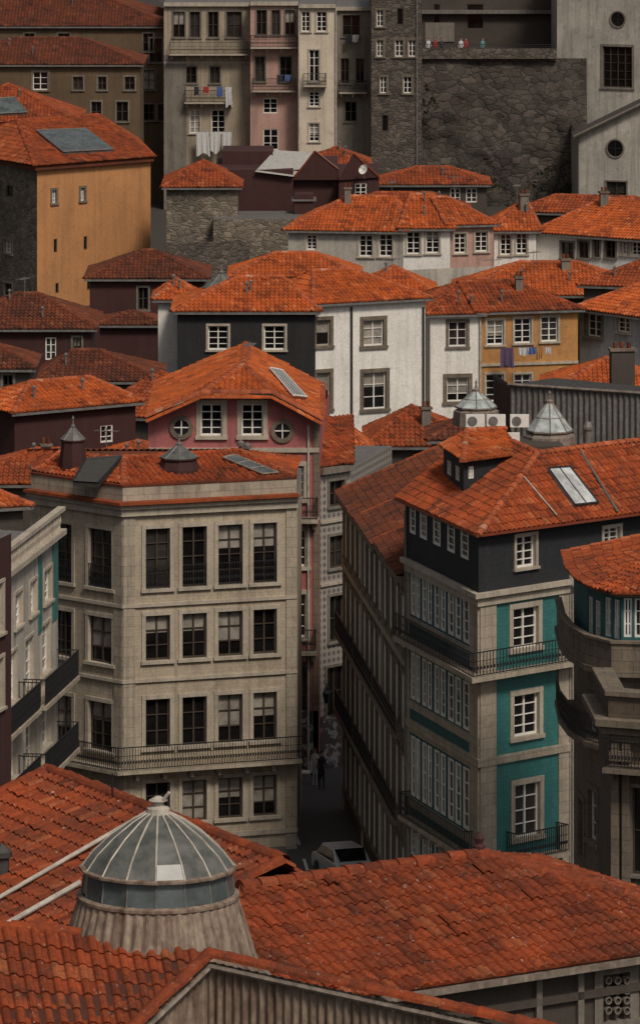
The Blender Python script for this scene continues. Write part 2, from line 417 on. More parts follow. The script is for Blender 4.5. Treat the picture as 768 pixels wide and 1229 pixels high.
def chim(g,p,h=1.2,w=.5,m='greyplaster'):
    mb=g.mb('chimney'); box(mb,(p[0],p[1],p[2]+h/2-.4),w,w*.8,h+.8,m,.2); box(mb,(p[0],p[1],p[2]+h+.06),w+.14,w*.8+.14,.12,'oldstone',.2)
    for k in (-.12,.12): tube(mb,V((p[0]+k,p[1],p[2]+h+.12)),V((p[0]+k,p[1],p[2]+h+.4)),.08,'clay_old_dimmed',8)
def house(name,A,B,ytop,ry,mat,rows=(),s=.38,zb=2,li=1,ri=1,cl='clay',ov=.35,kk=None,chs=0):
    g=G(name); a=V((*xy(A),0));b=V((*xy(B),0)); t=(b-a);L=t.length;t/=L; nb=V((-t.y,t.x,0))
    zt=Z(ytop,A[1]); dm=(A[1]+B[1])/2; q=(ry-Y0)/F
    k=kk or (H-zt-q*dm)/(s+q); k=min(max(k,1.2),9)
    c=b+nb*2*k;d=a+nb*2*k
    ws=poly(g,[(v.x,v.y) for v in (a,b,c,d)],zb,zt,mat,{0:rows})
    zr=zt+s*k+.05; e=ov
    up=lambda v,z:V((v.x,v.y,z))
    A1=up(a-t*e-nb*e,zt-e*s+.05);B1=up(b+t*e-nb*e,zt-e*s+.05);C1=up(c+t*e+nb*e,zt-e*s+.05);D1=up(d-t*e+nb*e,zt-e*s+.05)
    lk,rk=li*(k+e),ri*(k+e)
    if lk+rk>L+2*e: f=(L+2*e)/(lk+rk); lk*=f;rk*=f
    R0=up(a-t*e+nb*k+t*lk,zr);R1=up(b+t*e+nb*k-t*rk,zr)
    rb=g.mb('roof_tiles');rb.uv=False; cb=g.mb('ridge_tiles');cb.uv=False
    big={} if dm<360 else dict(tw=.27,tl=.4)
    capm='clay_cap' if cl=='clay' else cl
    tiles(rb,A1,B1,R1,R0,cl,**big)
    if li>0: tiles(rb,D1,A1,R0,R0,cl,**big)
    else: g.mb('walls').add([up(a,zt),up(a+nb*k,zr-.06),up(d,zt)],[(0,1,2)],mat)
    if ri>0: tiles(rb,B1,C1,R1,R1,cl,**big)
    else: g.mb('walls').add([up(b,zt),up(b+nb*k,zr-.06),up(c,zt)],[(0,1,2)],mat)
    quadpl(rb,[C1,D1,R0,R1],cl)
    caps(cb,R0,R1,capm);caps(cb,A1,R0,capm);caps(cb,B1,R1,capm)
    if li==0:caps(cb,D1,R0,capm)
    if ri==0:caps(cb,C1,R1,capm)
    w=ws[0]; w.box(g.mb('eaves'),-e+.02,w.L+e-.02,zt-e*s-.12,zt-e*s-.0,e-.12,e+.02,'lead')
    w.box(g.mb('eaves'),0,w.L,zt-.28,zt-.06,0.003,.14,'trim')
    for i in range(chs):
        f=random.uniform(.15,.85); p=A1.lerp(B1,f).lerp(R0.lerp(R1,f),random.uniform(.5,.9)); chim(g,p,random.uniform(.5,1.0),random.uniform(.4,.6))
    for i in range(random.choice((0,1,2))):
        f=random.uniform(.1,.9); p=A1.lerp(B1,f).lerp(R0.lerp(R1,f),random.uniform(.2,.8)); tube(g.mb('vent_pipe'),p,p+V((0,0,.55)),.06,'lead',6);rev(g.mb('vent_pipe'),p,[(.11,.55),(.11,.62),(.01,.7)],'lead',6)
    g.w=ws; g.R=(R0,R1); g.E=(A1,B1,C1,D1); g.k=k;g.zt=zt
    return g
def planept(px,y,a,b,c):
    n=(b-a).cross(c-a); dr=V(((px-CX)/F,1,-(y-Y0)/F)); o=V((0,0,H)); return o+dr*((a-o).dot(n)/dr.dot(n))
def rooflight(g,pl,px,lift=.12,m='skyglass',fr='lead',bars=3):
    Q=[planept(x,y,*pl) for x,y in px]; n=(pl[1]-pl[0]).cross(pl[2]-pl[0]).normalized()
    if n.z<0:n=-n
    mb=g.mb('rooflight'); T=[q+n*lift for q in Q]; B=[q-n*.05 for q in Q]
    mb.add(T+B,[(0,1,2,3),(0,4,5,1),(1,5,6,2),(2,6,7,3),(3,7,4,0)],m)
    for i in range(4): tube(mb,T[i],T[(i+1)%4],.05,fr,4)
    for i in range(1,bars):
        f=i/bars; tube(mb,T[0].lerp(T[1],f),T[3].lerp(T[2],f),.03,fr,4)
def antenna(p,h=2.2):
    g=G('tv_antenna');mb=g.mb('mast_and_boom');p=V(p); an=random.uniform(0,3)
    tube(mb,p-V((0,0,.6)),p+V((0,0,h)),.022,'lead',5)
    u=V((math.cos(an),math.sin(an),0));w=V((-u.y,u.x,0)); c=p+V((0,0,h-.15))
    tube(mb,c-u*.6,c+u*.6,.015,'lead',4)
    for i in range(7): q=c+u*(-.55+i*.18); tube(mb,q-w*.25,q+w*.25,.01,'lead',4)
def dish(p,dr=(-.6,-.8)):
    g=G('satellite_dish');mb=g.mb('dish');p=V(p)
    tube(mb,p-V((0,0,.6)),p+V((0,0,.1)),.03,'lead',5)
    ax=V((dr[0],dr[1],.45)).normalized(); s=ax.cross(V((0,0,1))).normalized();t=s.cross(ax);vs=[];N=14
    for r,o in ((.02,0),(.22,.05),(.36,.14)):
        for i in range(N): a=6.2832*i/N; vs.append(p+ax*o+s*r*math.cos(a)+t*r*math.sin(a))
    mb.add(vs,[(j*N+i,j*N+(i+1)%N,(j+1)*N+(i+1)%N,(j+1)*N+i) for j in range(2) for i in range(N)]+[tuple(range(N))],'frame_white')
    tube(mb,p,p+ax*.45,.015,'lead',4); box(mb,p+ax*.47,.08,.08,.08,'lead')
# ================= GROUND =================
def gz(x,d):
    if d<246: z=2.
    elif d<300: z=2+5*(d-246)/54
    elif d<452: z=7+2*(d-300)/152
    elif d<470: z=9+11*(d-452)/18
    else: z=20+min(45,(d-470)*.14)
    return z
g=G('ground');mb=g.mb('terrain');xs=[-2500,-600,-200]+list(range(-90,91,6))+[200,600,2500]
ds=[-300,0,60]+list(range(100,480,5))+[520,600,700,900,1500,4000];vs=[];fs=[]
for d in ds:
    for x in xs: vs.append(V((x,d,gz(x,d))))
n_=len(xs)
for j in range(len(ds)-1):
    for i in range(n_-1): fs.append((j*n_+i,j*n_+i+1,(j+1)*n_+i+1,(j+1)*n_+i))
mb.add(vs,fs,'earth')
g=G('street');mb=g.mb('asphalt_lane')
c0=V((4.2,190,2.008));c1=V((.4,243,2.008));dv=(c1-c0).normalized();sd=V((dv.y,-dv.x,0))
mb.add([c0-sd*3.2,c0+sd*2.0,c1+sd*2.0,c1-sd*3.2],[(0,1,2,3)],'asphalt')
g=G('pavement');mb=g.mb('kerbed_pavement')
for a,b in ((-5.4,-3.2),(1.2,1.6)):
    q=[c0+sd*a,c0+sd*b,c1+sd*b,c1+sd*a];up=V((0,0,.13)); mb.add(q+[p+up for p in q],[(4,5,6,7),(0,1,5,4),(1,2,6,5),(2,3,7,6),(3,0,4,7)],'cobble')
g=G('lane_marking');mb=g.mb('paint_line');
for i in range(9):
    f0,f1=i/9,i/9+.06; q0,q1=c0.lerp(c1,f0),c0.lerp(c1,f1);u_=V((0,0,.005)); mb.add([q0-sd*2.6+u_,q0-sd*2.48+u_,q1-sd*2.48+u_,q1-sd*2.6+u_],[(0,1,2,3)],'paint')
# ================= GREY CORNER BUILDING =================
g=G('beige_tiled_corner_building')
pg=[xy((38,225.8)),xy((148,222)),xy((356,224.5)),xy((362,234)),xy((38,236))]
fx=[(175,204),(219,248),(262,291),(304,332)];lx=[(66,87),(107,135)]
zc=Z(611,222)
fac={1:[(631,703,250,fx,'gj'),(735,789,250,fx,'g'),(835,893,250,fx,'g'),(935,984,250,fx,'g'),(1020,1070,250,fx,'g')],
     0:[(633,703,108,lx,'gj'),(738,793,108,lx,'g'),(840,898,108,lx,'g'),(940,990,108,lx,'g')]}
ws=poly(g,pg,2,zc,'greyfacade',fac)
fr=pg[:3];tb=g.mb('trim')
ring(tb,fr,-.02,.30,zc,zc+.2,'trim');ring(tb,fr,-.02,.48,zc+.2,zc+.32,'clay_mid');ring(tb,fr,-.02,.18,zc-.3,zc,'trim')
zp=zc+.92
ring(tb,fr,-.35,.02,zc+.32,zp,'granite');ring(tb,fr,-.38,.06,zp,zp+.07,'clay_red')
for wi,segs in ((ws[1],((148,162),(343,356))),(ws[0],((38,50),(138,148)))):
    for a,b in segs: wi.vert(a,b,2,zc-.3,.06,'granite')
for y,h,o in ((722,.14,.1),(812,.14,.1),(1003,.2,.12)):
    z=ws[1].zz(y,250); ring(tb,fr,-.02,o,z-h/2,z+h/2,'trim')
zb_=ws[1].zz(915,250); ring(g.mb('balconies'),fr,-.01,.75,zb_-.15,zb_,'granite'); prail(g,fr,.68,zb_,1.0)
for w in ws[:2]:
    for i in range(int(w.L/1.2)): w.box(g.mb('balconies'),i*1.2+.4,i*1.2+.55,zb_-.45,zb_-.153,0,.5,'granite')
ez=zp+.06; f0,f1,f2=[V((p[0],p[1],ez)) for p in offs(fr,-.2)]
b3=V((pg[3][0],pg[3][1]-3,ez-.1));b4=V((pg[4][0],pg[4][1]-3,ez-.1))
rz=ez+.72
R0=V((X(75,227.3),227.3,rz));R1=V((X(288,227.3),227.3,rz)); rb=g.mb('roof_tiles');rb.uv=False;cb=g.mb('ridge_tiles');cb.uv=False
Rm=V((X(148,225.3),225.3,rz))
tiles(rb,f1,f2,R1,Rm,'clay_red');tiles(rb,f0,f1,Rm,R0,'clay_red');tiles(rb,f2,b3,R1,R1,'clay_red');tiles(rb,b3,b4,R0,R1,'clay_old_dimmed');tiles(rb,b4,f0,R0,R0,'clay_red')
quadpl(g.mb('walls'),[Rm-V((0,0,.02)),R1-V((0,0,.02)),R0-V((0,0,.02))],'clay_old_dimmed')
caps(cb,Rm,R1,'clay_red');caps(cb,f1,Rm);caps(cb,f2,R1);caps(cb,f0,R0)
rooflight(g,(f1,f2,Rm),[(88,582),(103,556),(146,553),(118,584)],.2,'corr_dark','iron',1)
rooflight(g,(f1,f2,Rm),[(316,572),(268,552),(282,549),(334,570)],.12,'skyglass','corr',3)
def lantern(name,c,r,h1,h2,mbase='maroon',mg='dirtyglass',n=8,rib='lead',straight=False):
    g=G(name);mb=g.mb('drum'); rev(mb,c,[(r*1.25,-.6),(r*1.2,0),(r*1.0,h1),(r*1.12,h1+.03),(r*1.12,h1+.09)],mbase,n)
    gb=g.mb('glazed_cone'); mid=(r*(.64 if straight else .55),h1+.09+h2*.42); pr=[(r*1.08,h1+.09),mid,(r*.12,h1+h2)]; rev(gb,c,pr,mg,n,True)
    for i in range(n):
        a=6.2832*i/n; q=[V((c[0]+rr*math.cos(a),c[1]+rr*math.sin(a),c[2]+z+.01)) for rr,z in pr]
        tube(gb,q[0],q[1],.025,rib,4);tube(gb,q[1],q[2],.025,rib,4)
        a2=6.2832*(i+1)/n; qq=V((c[0]+pr[1][0]*math.cos(a2),c[1]+pr[1][0]*math.sin(a2),c[2]+pr[1][1]+.01)); tube(gb,q[1],qq,.018,rib,4)
    fb=g.mb('finial'); cc=V(c)+V((0,0,h1+h2)); rev(fb,cc,[(r*.18,-.02),(r*.2,.06),(r*.08,.12),(.03,.3),(.06,.36),(.0,.5)],rib,8)
    return g
lantern('slate_roof_turret',P(88,551,225.6),.48,.75,.6,'maroon','corr_grey')
lantern('glass_roof_lantern',P(215,562,224.6),.74,.38,.6,'maroon','dirtyglass')
for px,y in ((289,545),(297,548),(62,575)):
    p=P(px,y,227.5); q=G('chimney_pipe'); tube(q.mb('pipe'),p-V((0,0,1)),p+V((0,0,.4)),.09,'lead',8); rev(q.mb('cowl'),p,[(.16,.35),(.16,.5),(.02,.62)],'lead',8)
# ================= LEFT EDGE BUILDING =================
g=G('white_balconied_building')
a=xy((-60,186));b=xy((70,205));zt=Z(665,200)
pts=[a,b,(b[0]-5,b[1]+2),(a[0]-8,a[1]+4)]
rw=[(705,745,30,[(18,27),(36,44),(53,62)],'wl'),(770,830,30,[(10,20),(30,40),(50,60)],'wl'),(860,920,30,[(10,20),(30,40),(50,60)],'wl')]
ws=poly(g,pts,2,zt,'offwhite',{0:rw})
w=ws[0]; tb=g.mb('trim'); fr=[a,b]
ring(tb,fr,-.02,.35,zt,zt+.2,'trim')
for i in range(int(w.L/.35)): rev(g.mb('balustrade'),w.pt(i*.35+.15,zt+.2,.15),[(.07,0),(.04,.15),(.09,.35),(.05,.6),(.07,.7)],'trim',6)
ring(tb,fr,0,.3,zt+.9,zt+1.05,'trim')
w.vert(46,50,zt-3.2,zt-.3,.05,'teal');w.vert(63,69,zt-3.2,zt-.3,.05,'teal')
w.balc(28,69,818,60,.9);w.balc(28,69,905,60,.9);w.balc(-30,22,870,0,.9);w.balc(-30,22,960,0,.9)
g=G('dark_red_house'); a=xy((-80,178));b=xy((14,186)); ws=poly(g,[a,b,(b[0]-3,b[1]+6),(a[0]-3,a[1]+6)],2,Z(640,186),'maroon',{0:[(700,760,0,[(-14,4)],'wl'),(790,850,0,[(-14,4)],'wl')]})
g=house('corner_tiled_house',(-120,212),(28,214),612,562,'darkplaster',s=.4,zb=2,cl='clay')
# ================= PINK BUILDING =================
g=G('pink_gabled_townhouse'); d0=240.
zl=Z(500,d0)
rows=[(485,523,300,[(241,267),(290,316)],'w'),(559,599,352,[(338,365)],'w'),(636,680,358,[(351,367)],'w'),(713,765,358,[(351,367)],'w'),(800,870,358,[(348,370)],'d')]
pp_=[xy((178,d0)),xy((383,d0)),(X(383,d0)+.5,250),(X(178,d0),252)]
zg=Z(478,d0)
wm=W(g,xy((178,d0)),xy((383,d0)))
wm.build(2,Z(534,d0),'pink',[r for r in rows if r[0]>500])
wU=W(g,xy((232,d0)),xy((326,d0)));wU.build(Z(534,d0),zg,'pink',[rows[0]])
mbw=g.mb('walls')
q=lambda px,z:V((X(px,d0),d0,z))
mbw.add([q(178,Z(534,d0)),q(232,Z(534,d0)),q(232,zg),q(178,zl)],[(0,1,2,3)],'pink');mbw.add([q(326,Z(534,d0)),q(383,Z(534,d0)),q(383,zl),q(326,zg)],[(0,1,2,3)],'pink')
W(g,pp_[1],pp_[2]).build(2,zl-.1,'pink');W(g,pp_[3],pp_[0]).build(2,zl-.1,'pink')
w=wm
E1,E2,E3,E4=[P(px,y,d0-.5) for px,y in ((176,500),(242,471),(326,471),(386,503))]
Pk=P(292,439,243.5);RB=V((Pk.x,252,Pk.z));EB=V((E1.x,252,E1.z));EB4=V((E4.x,252,E4.z))
rb=g.mb('roof_tiles');rb.uv=False;cb=g.mb('ridge_tiles');cb.uv=False
tiles(rb,EB,E1,Pk,RB,'clay');tiles(rb,E4,EB4,RB,Pk,'clay');tiles(rb,E2,E3,Pk,Pk,'clay');tiles(rb,E1,E2,Pk,Pk,'clay');tiles(rb,E3,E4,Pk,Pk,'clay')
for a,b in ((E1,E2),(E2,E3),(E3,E4),(Pk,RB),(E4,EB4),(E2,Pk),(E3,Pk)): caps(cb,a,b,'clay_cap',.16,.42)
for a,b in ((E1,E2),(E2,E3),(E3,E4)): caps(cb,a-V((0,.1,.22)),b-V((0,.1,.22)),'clay',.13,.42)
rooflight(g,(E4,EB4,Pk),[(322,446),(337,449),(366,481),(350,479)],.2,'skyglass','frame_white',4)
w.oval(218,513,.34);w.oval(339,517,.34)
w.band(540,300,.2,.1,'trim');w.band(622,352,.14,.1,'trim')
w.balc(335,382,622,352,.6);w.balc(350,380,780,358,.6)
w.pipe(370,2,Z(510,d0),'pipe',.05);w.vert(376,383,2,zl,.05,'oldstone')
w.box(g.mb('shopfront'),w.S(335),w.S(382),2,4.9,.003,.05,'graffiti')
g=G('patterned_tile_townhouse'); a=xy((383.5,241));b=xy((420,242.5))
ws=poly(g,[a,b,(b[0]+2,250),(a[0],250)],2,Z(568,241),'azulejo',{0:[(577,608,402,[(395,413)],'d'),(643,682,402,[(395,413)],'d'),(715,770,402,[(395,413)],'d'),(800,860,402,[(392,413)],'d')]})
ws[0].band(563,400,.3,.25,'greyplaster');ws[0].band(625,400,.12,.1,'trim');ws[0].band(700,400,.12,.1,'trim'); ws[0].box(g.mb('base'),0.03,ws[0].L,2,4.4,.003,.06,'graffiti')
rb=g.mb('roof_tiles');rb.uv=False;zt=Z(560,241);tiles(rb,V((a[0]-.2,a[1]-.3,zt)),V((b[0]+.2,b[1]-.3,zt)),V((b[0]+.2,b[1]+5,zt+1.5)),V((a[0]-.2,a[1]+5,zt+1.5)),'clay_mid')
house('small_tiled_house',(388,252),(440,252),545,508,'darkplaster',s=.5,zb=2)
g=G('wall_street_lamp');mb=g.mb('bracket_and_lantern');p=P(392,832,239.8); tube(mb,p+V((0,1.2,.2)),p+V((0,0,.25)),.03,'iron',5)
rev(mb,p,[(.1,-.45),(.18,-.05),(.2,0),(.05,.15),(.02,.3)],'iron',6);rev(mb,p,[(.09,-.4),(.16,-.06)],'whiteglass',6)
# ================= DARK STREET ROW =================
A6=xy((413,232.6));B6=xy((488,208.4))
dvx=V((A6[0]-B6[0],A6[1]-B6[1]));segs=[(0,.36,'oldstone'),(.36,.68,'browned'),(.68,1,'oldstone')]
for i,(f0_,f1_,mt) in enumerate(segs):
    g=G('stone_balconied_townhouse')
    p0=(B6[0]+dvx.x*f1_,B6[1]+dvx.y*f1_);p1=(B6[0]+dvx.x*f0_,B6[1]+dvx.y*f0_); n_=V((-dvx.y,dvx.x)).normalized()*-1
    zt=16.1-.25*i+ (.2 if i==2 else 0)
    pp=[p0,p1,(p1[0]+n_.x*9,p1[1]+n_.y*9),(p0[0]+n_.x*9,p0[1]+n_.y*9)]
    w=W(g,p0,p1);k=4
    xsn=[]
    def px_of(s_): q=w.p0+w.t*s_; return CX+q.x/q.y*F
    for j in range(k):
        sa=(j+.5)/k*w.L; xsn.append((px_of(sa-.55),px_of(sa+.55)))
    zl_=[(13.1,15.2),(9.9,12.1),(6.5,8.9),(3,5.3)]
    rows=[];dref=w.p0.y; pref=px_of(0)
    for (za,zb2) in zl_: rows.append(((H-zb2)*F/dref+Y0,(H-za)*F/dref+Y0,pref,xsn,'st'))
    ws=poly(g,pp,2,zt,mt,{0:rows});w=ws[0]
    w.box(g.mb('trim'),0,w.L,zt-.25,zt-.02,0,.4,'oldstone')
    for za,_ in zl_[1:3]:
        w.box(g.mb('balconies'),.2,w.L-.2,za-.2,za-.04,-.01,.5,'oldstone'); w.rail(.25,w.L-.25,za-.04,.42,.9,'iron',.2)
    w.box(g.mb('trim'),0,.25,2,zt-.25,0,.08,'granite')
    w.box(g.mb('trim'),0,w.L,12.55,12.75,0,.12,'granite')
    rb=g.mb('roof_tiles');rb.uv=False;cb=g.mb('ridge_tiles');cb.uv=False
    o=.4; e0=V((p0[0]-n_.x*o,p0[1]-n_.y*o,zt));e1=V((p1[0]-n_.x*o,p1[1]-n_.y*o,zt));r0=V((p0[0]+n_.x*5.5,p0[1]+n_.y*5.5,zt+2.5));r1=V((p1[0]+n_.x*5.5,p1[1]+n_.y*5.5,zt+2.5))
    tiles(rb,e0,e1,r1,r0,'clay_old_dimmed'); caps(cb,r0,r1,'clay_mid');caps(cb,e0,r0,'clay_mid')
    quadpl(rb,[r0,r1,V((pp[2][0],pp[2][1],zt)),V((pp[3][0],pp[3][1],zt))],'clay_old_dimmed'); g.mb('walls').add([V((pp[0][0],pp[0][1],zt)),r0-V((0,0,.1)),V((pp[3][0],pp[3][1],zt))],[(0,1,2)],mt)
    if i==1: chim(g,e0.lerp(r0,.5).lerp(e1.lerp(r1,.5),.5),.7,.7,'oldstone')
# ================= TURQUOISE =================
g=G('turquoise_tiled_corner_building')
L7=xy((488.3,208.4));K7=xy((575,200.));R7=xy((681,203.1));zc=Z(716,200)
pk=[L7,K7,R7,(R7[0]-1,213),(L7[0]+3,214)]
lxx=[(493.5,498.2),(499.6,503.8),(507,511.6),(513.2,518),(521.5,527),(528.8,534.5),(538,544.5),(546.5,553),(556,563)]
fac={0:[(705,757,532,lxx,'v'),(803,860,532,lxx,'v'),(905,978,532,lxx,'v'),(1010,1050,532,lxx,'v')],
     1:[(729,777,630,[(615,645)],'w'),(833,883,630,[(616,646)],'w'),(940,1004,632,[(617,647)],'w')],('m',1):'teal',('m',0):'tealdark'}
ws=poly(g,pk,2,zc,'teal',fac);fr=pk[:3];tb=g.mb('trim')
w0,w1=ws[0],ws[1]
for a,b in ((575,594),(669,681)): w1.vert(a,b,2,zc-.02,.07,'granite')
w0.vert(565,575,2,zc-.02,.07,'granite');w0.vert(488.3,492,2,zc-.02,.07,'granite')
for (ya,yb) in ((688,702),(760,768),(787,799),(862,872),(889,901),(981,992)):
    w0.band((ya+yb)/2,532,(yb-ya)/31,.05,'granite')
ring(tb,fr,-.02,.3,zc-.02,zc+.16,'trim');ring(tb,fr,-.02,.14,zc-.35,zc-.02,'trim')
zb1=w1.zz(808,578);ring(g.mb('balconies'),fr,-.01,.6,zb1-.18,zb1,'granite');prail(g,fr,.54,zb1,.95,'iron',.17)
z2=w1.zz(915,578);ring(tb,fr,-.02,.12,z2-.15,z2+.15,'granite')
w1.balc(606,668,1026,632,.7,1.05);w0.balc(492,570,1003,532,.5,.95,st=.2)
w1.pipe(683,2,zc,'lead',.06);w0.pipe(489.5,2,zc+2,'lead',.06)
zs1=Z(641,199.5)
sg=offs(fr,.06); wl=W(g,sg[0],sg[1]);wl.build(zc+.16,zs1,'slate',[(621,658,532,[(492,498.5),(504,512),(520,528.5),(537,545.5),(553,562)],'v')])
R8=(K7[0]+.7503*9.9,K7[1]+.661*9.9)
R7o=sg[2]; wr=W(g,sg[1],R7o);wr.build(zc+.16,zs1,'slate',[(643,681,630,[(619,642)],'wl')])
g2=G('slate_attic_house'); wq=W(g2,R7o,(R8[0],R8[1]));wq.build(2,zs1,'slate',[(633,658,733,[(724,743)],'wl')]);wq.box(g2.mb('trim'),0,.3,2,zs1-1.6,0,.06,'granite')
wq.band(705,700,.25,.1,'corr_dark')
EL=V((L7[0]-.45,L7[1]+.3,zs1));EK=V((K7[0]-.1,K7[1]-.6,zs1-.02));ER=V((R8[0]+.3,R8[1]-.5,zs1))
R1=V((8.36,205.2,zs1+2.25));Rb=V((6.3,212.6,zs1+2.25));R2=V((15.9,211.8,zs1+2.25))
rb=g.mb('roof_tiles');rb.uv=False;cb=g.mb('ridge_tiles');cb.uv=False
tiles(rb,EL,EK,R1,Rb,'clay_red');tiles(rb,EK,ER,R2,R1,'clay_red');quadpl(rb,[Rb,R1,R2,V((13,218,zs1)),V((6,216,zs1))],'clay_red')
caps(cb,EK,R1);caps(cb,R1,Rb);caps(cb,R1,R2)
ring(g.mb('eaves'),[(EL.x,EL.y),(EK.x,EK.y),(ER.x,ER.y)],-.08,.06,zs1-.1,zs1-.01,'frame_red')
rooflight(g,(EK,ER,R1),[(656,565),(682,563),(716,606),(688,609)],.14,'whiteglass','iron',2)
pl7=(EK,ER,R1);tube(g.mb('conduits'),planept(697,545,*pl7)+V((0,0,.12)),planept(741,618,*pl7)+V((0,0,.12)),.045,'lead',5);tube(g.mb('conduits'),planept(628,575,*pl7)+V((0,0,.12)),planept(668,622,*pl7)+V((0,0,.12)),.03,'pipe',5)
gd=G('rooftop_dormer')
wd=W(gd,xy((532,208.5)),xy((556,205.0)));wd2=W(gd,xy((556,205)),xy((612,206.5)));zd=Z(552,205);zd0=zd-2.2
wd.build(zd0,zd,'slate',[(557,575,545,[(535,541),(545,551)],'wb')]);wd2.build(zd0,zd,'slate',[(559,574,570,[(562,569)],'wb')])
dA,dB,dC=V((*xy((527,209)),zd)),V((*xy((556,204.6)),zd-.02)),V((*xy((618,206.3)),zd));dR=V((*xy((560,209)),zd+.6));dR2=V((*xy((606,209.5)),zd+.6))
rb=gd.mb('roof_tiles');rb.uv=False;tiles(rb,dB,dC,dR2,dR,'clay');tiles(rb,dA,dB,dR,dR,'clay');caps(rb,dB,dR);caps(rb,dR,dR2)
g=G('roof_terrace_block');c=P(605,530,213);box(g.mb('block'),(c.x,c.y,c.z-2.2),4.4,3,4.4,'darkplaster',.1)
for px,y in ((570,506),(595,506),(623,506),(598,527),(612,528)):
    q=G('air_conditioner');p=P(px,y+8,211.3 if y<520 else 210.8);mb=q.mb('casing');box(mb,(p.x,p.y,p.z+.3),.74,.32,.48,'frame_white',0)
    rev_c=[];N=14
    for rr,o in ((.19,-.162),(.19,-.185),(.165,-.185)):
        for i in range(N): a=6.2832*i/N; rev_c.append(V((p.x-.12+rr*math.cos(a),p.y+o,p.z+.3+rr*math.sin(a))))
    q.mb('fan_grille').add(rev_c,[(j*N+i,j*N+(i+1)%N,(j+1)*N+(i+1)%N,(j+1)*N+i) for j in range(2) for i in range(N)],'lead');q.mb('fan_grille').add(rev_c[2*N:],[tuple(range(N))],'lead')
    for k in (-.3,.3): box(q.mb('feet'),(p.x+k,p.y,p.z),.06,.34,.1,'lead')
lantern('glass_pyramid_skylight',P(659,523,214),.85,.15,1.2,'corr','paleglass',8,'corr',True)
lantern('glass_pyramid_skylight',P(571,493,226),.8,.1,.75,'corr','paleglass',8,'corr',True)
q=G('chimney_pipe');p=P(705,525,211);rev(q.mb('pipe'),p,[(.14,-1.2),(.14,.3),(.2,.32),(.2,.42),(.1,.62)],'lead',10,True)
# ================= RIGHT ROUND BUILDING =================
g=G('curved_balcony_building');pr=[xy(q) for q in ((688,195),(693,191.5),(704,189.2),(722,187.4),(745,186.4),(830,186))]
ze=Z(710,186.5)
def lay(z0,z1,mat,o=0,fac={}):
    q=offs(pr,o)
    for i in range(len(q)-1): W(g,q[i],q[i+1]).build(z0,z1,mat,fac.get(i,()))
za,zb3,zc3,zd3=Z(710,186.5),Z(768,186.5),Z(808,186.5),Z(900,186.5)
lay(zb3-.9,za,'tealdark',0,{4:[(718,765,760,[(748,758),(761,776)],'wb')],3:[(718,765,733,[(725,733),(736,743)],'wb')],2:[(718,765,712,[(705,711),(713,720)],'wb')]})
ring(g.mb('balconies'),pr,-.02,.7,zc3,zc3+.2,'oldstone');ring(g.mb('balconies'),pr,.5,.62,zc3+.2,zb3,'oldstone');ring(g.mb('balconies'),pr,.44,.7,zb3,zb3+.09,'oldstone')
lay(2,zb3-.9,'oldstone',0,{3:[(835,880,733,[(727,741)],'wo'),(950,1010,733,[(727,741)],'wo')],2:[(838,880,712,[(706,716)],'wo'),(950,1010,712,[(706,716)],'wo')],1:[(960,1030,698,[(695,701)],'wo')],4:[(835,880,765,[(752,775)],'wo')]})
ring(g.mb('balconies'),pr,-.02,.7,zd3,zd3+.18,'oldstone');prail(g,pr,.62,zd3+.18,1.0)
ring(g.mb('trim'),pr,-.02,.3,za-.12,za+.05,'oldstone')
rb=g.mb('roof_tiles');rb.uv=False;cb=g.mb('ridge_tiles');cb.uv=False;ap=V((X(865,194),194,ze+1.4));q=offs(pr,.45)
for i in range(len(q)-1): tiles(rb,V((q[i][0],q[i][1],ze)),V((q[i+1][0],q[i+1][1],ze)),ap,ap,'clay_red')
for i in (1,4): caps(cb,V((q[i][0],q[i][1],ze)),ap,'clay_red',.09)
caps(cb,V((q[0][0],q[0][1],ze)),ap)
g=G('carved_stone_building');pr2=[xy((718,174)),xy((733,170)),xy((830,169))]
z0_=Z(862,170)
for i in range(2): W(g,pr2[i],pr2[i+1]).build(2,z0_,'browned',[(945,1050,765,[(757,800)],'d')] if i else [])
for k,(o,h) in enumerate(((.15,.25),(.35,.2),(.55,.22))): ring(g.mb('cornice'),pr2,-.02,o,z0_-.7+k*.26,z0_-.7+k*.26+h,'oldstone')
ring(g.mb('parapet'),pr2,-.4,.1,z0_+.05,z0_+.75,'browned');ring(g.mb('parapet'),pr2,-.45,.22,z0_+.75,z0_+.9,'oldstone')
w=W(g,pr2[1],pr2[2])
for px in (735,748,812):
    w.vert(px,px+9,2,z0_-.75,.2,'oldstone');w.vert(px-2,px+11,z0_-1.3,z0_-1.0,.28,'oldstone','capitals')
w.balc(733,830,918,765,.9,1.0,'oldstone')
quadpl(g.mb('parapet'),[V((pr2[0][0],pr2[0][1],z0_+.3)),V((pr2[1][0],pr2[1][1],z0_+.3)),V((pr2[2][0],pr2[2][1],z0_+.3)),V((pr2[2][0],172,z0_+.3)),V((pr2[0][0]+.3,173.5,z0_+.3))],'browned')
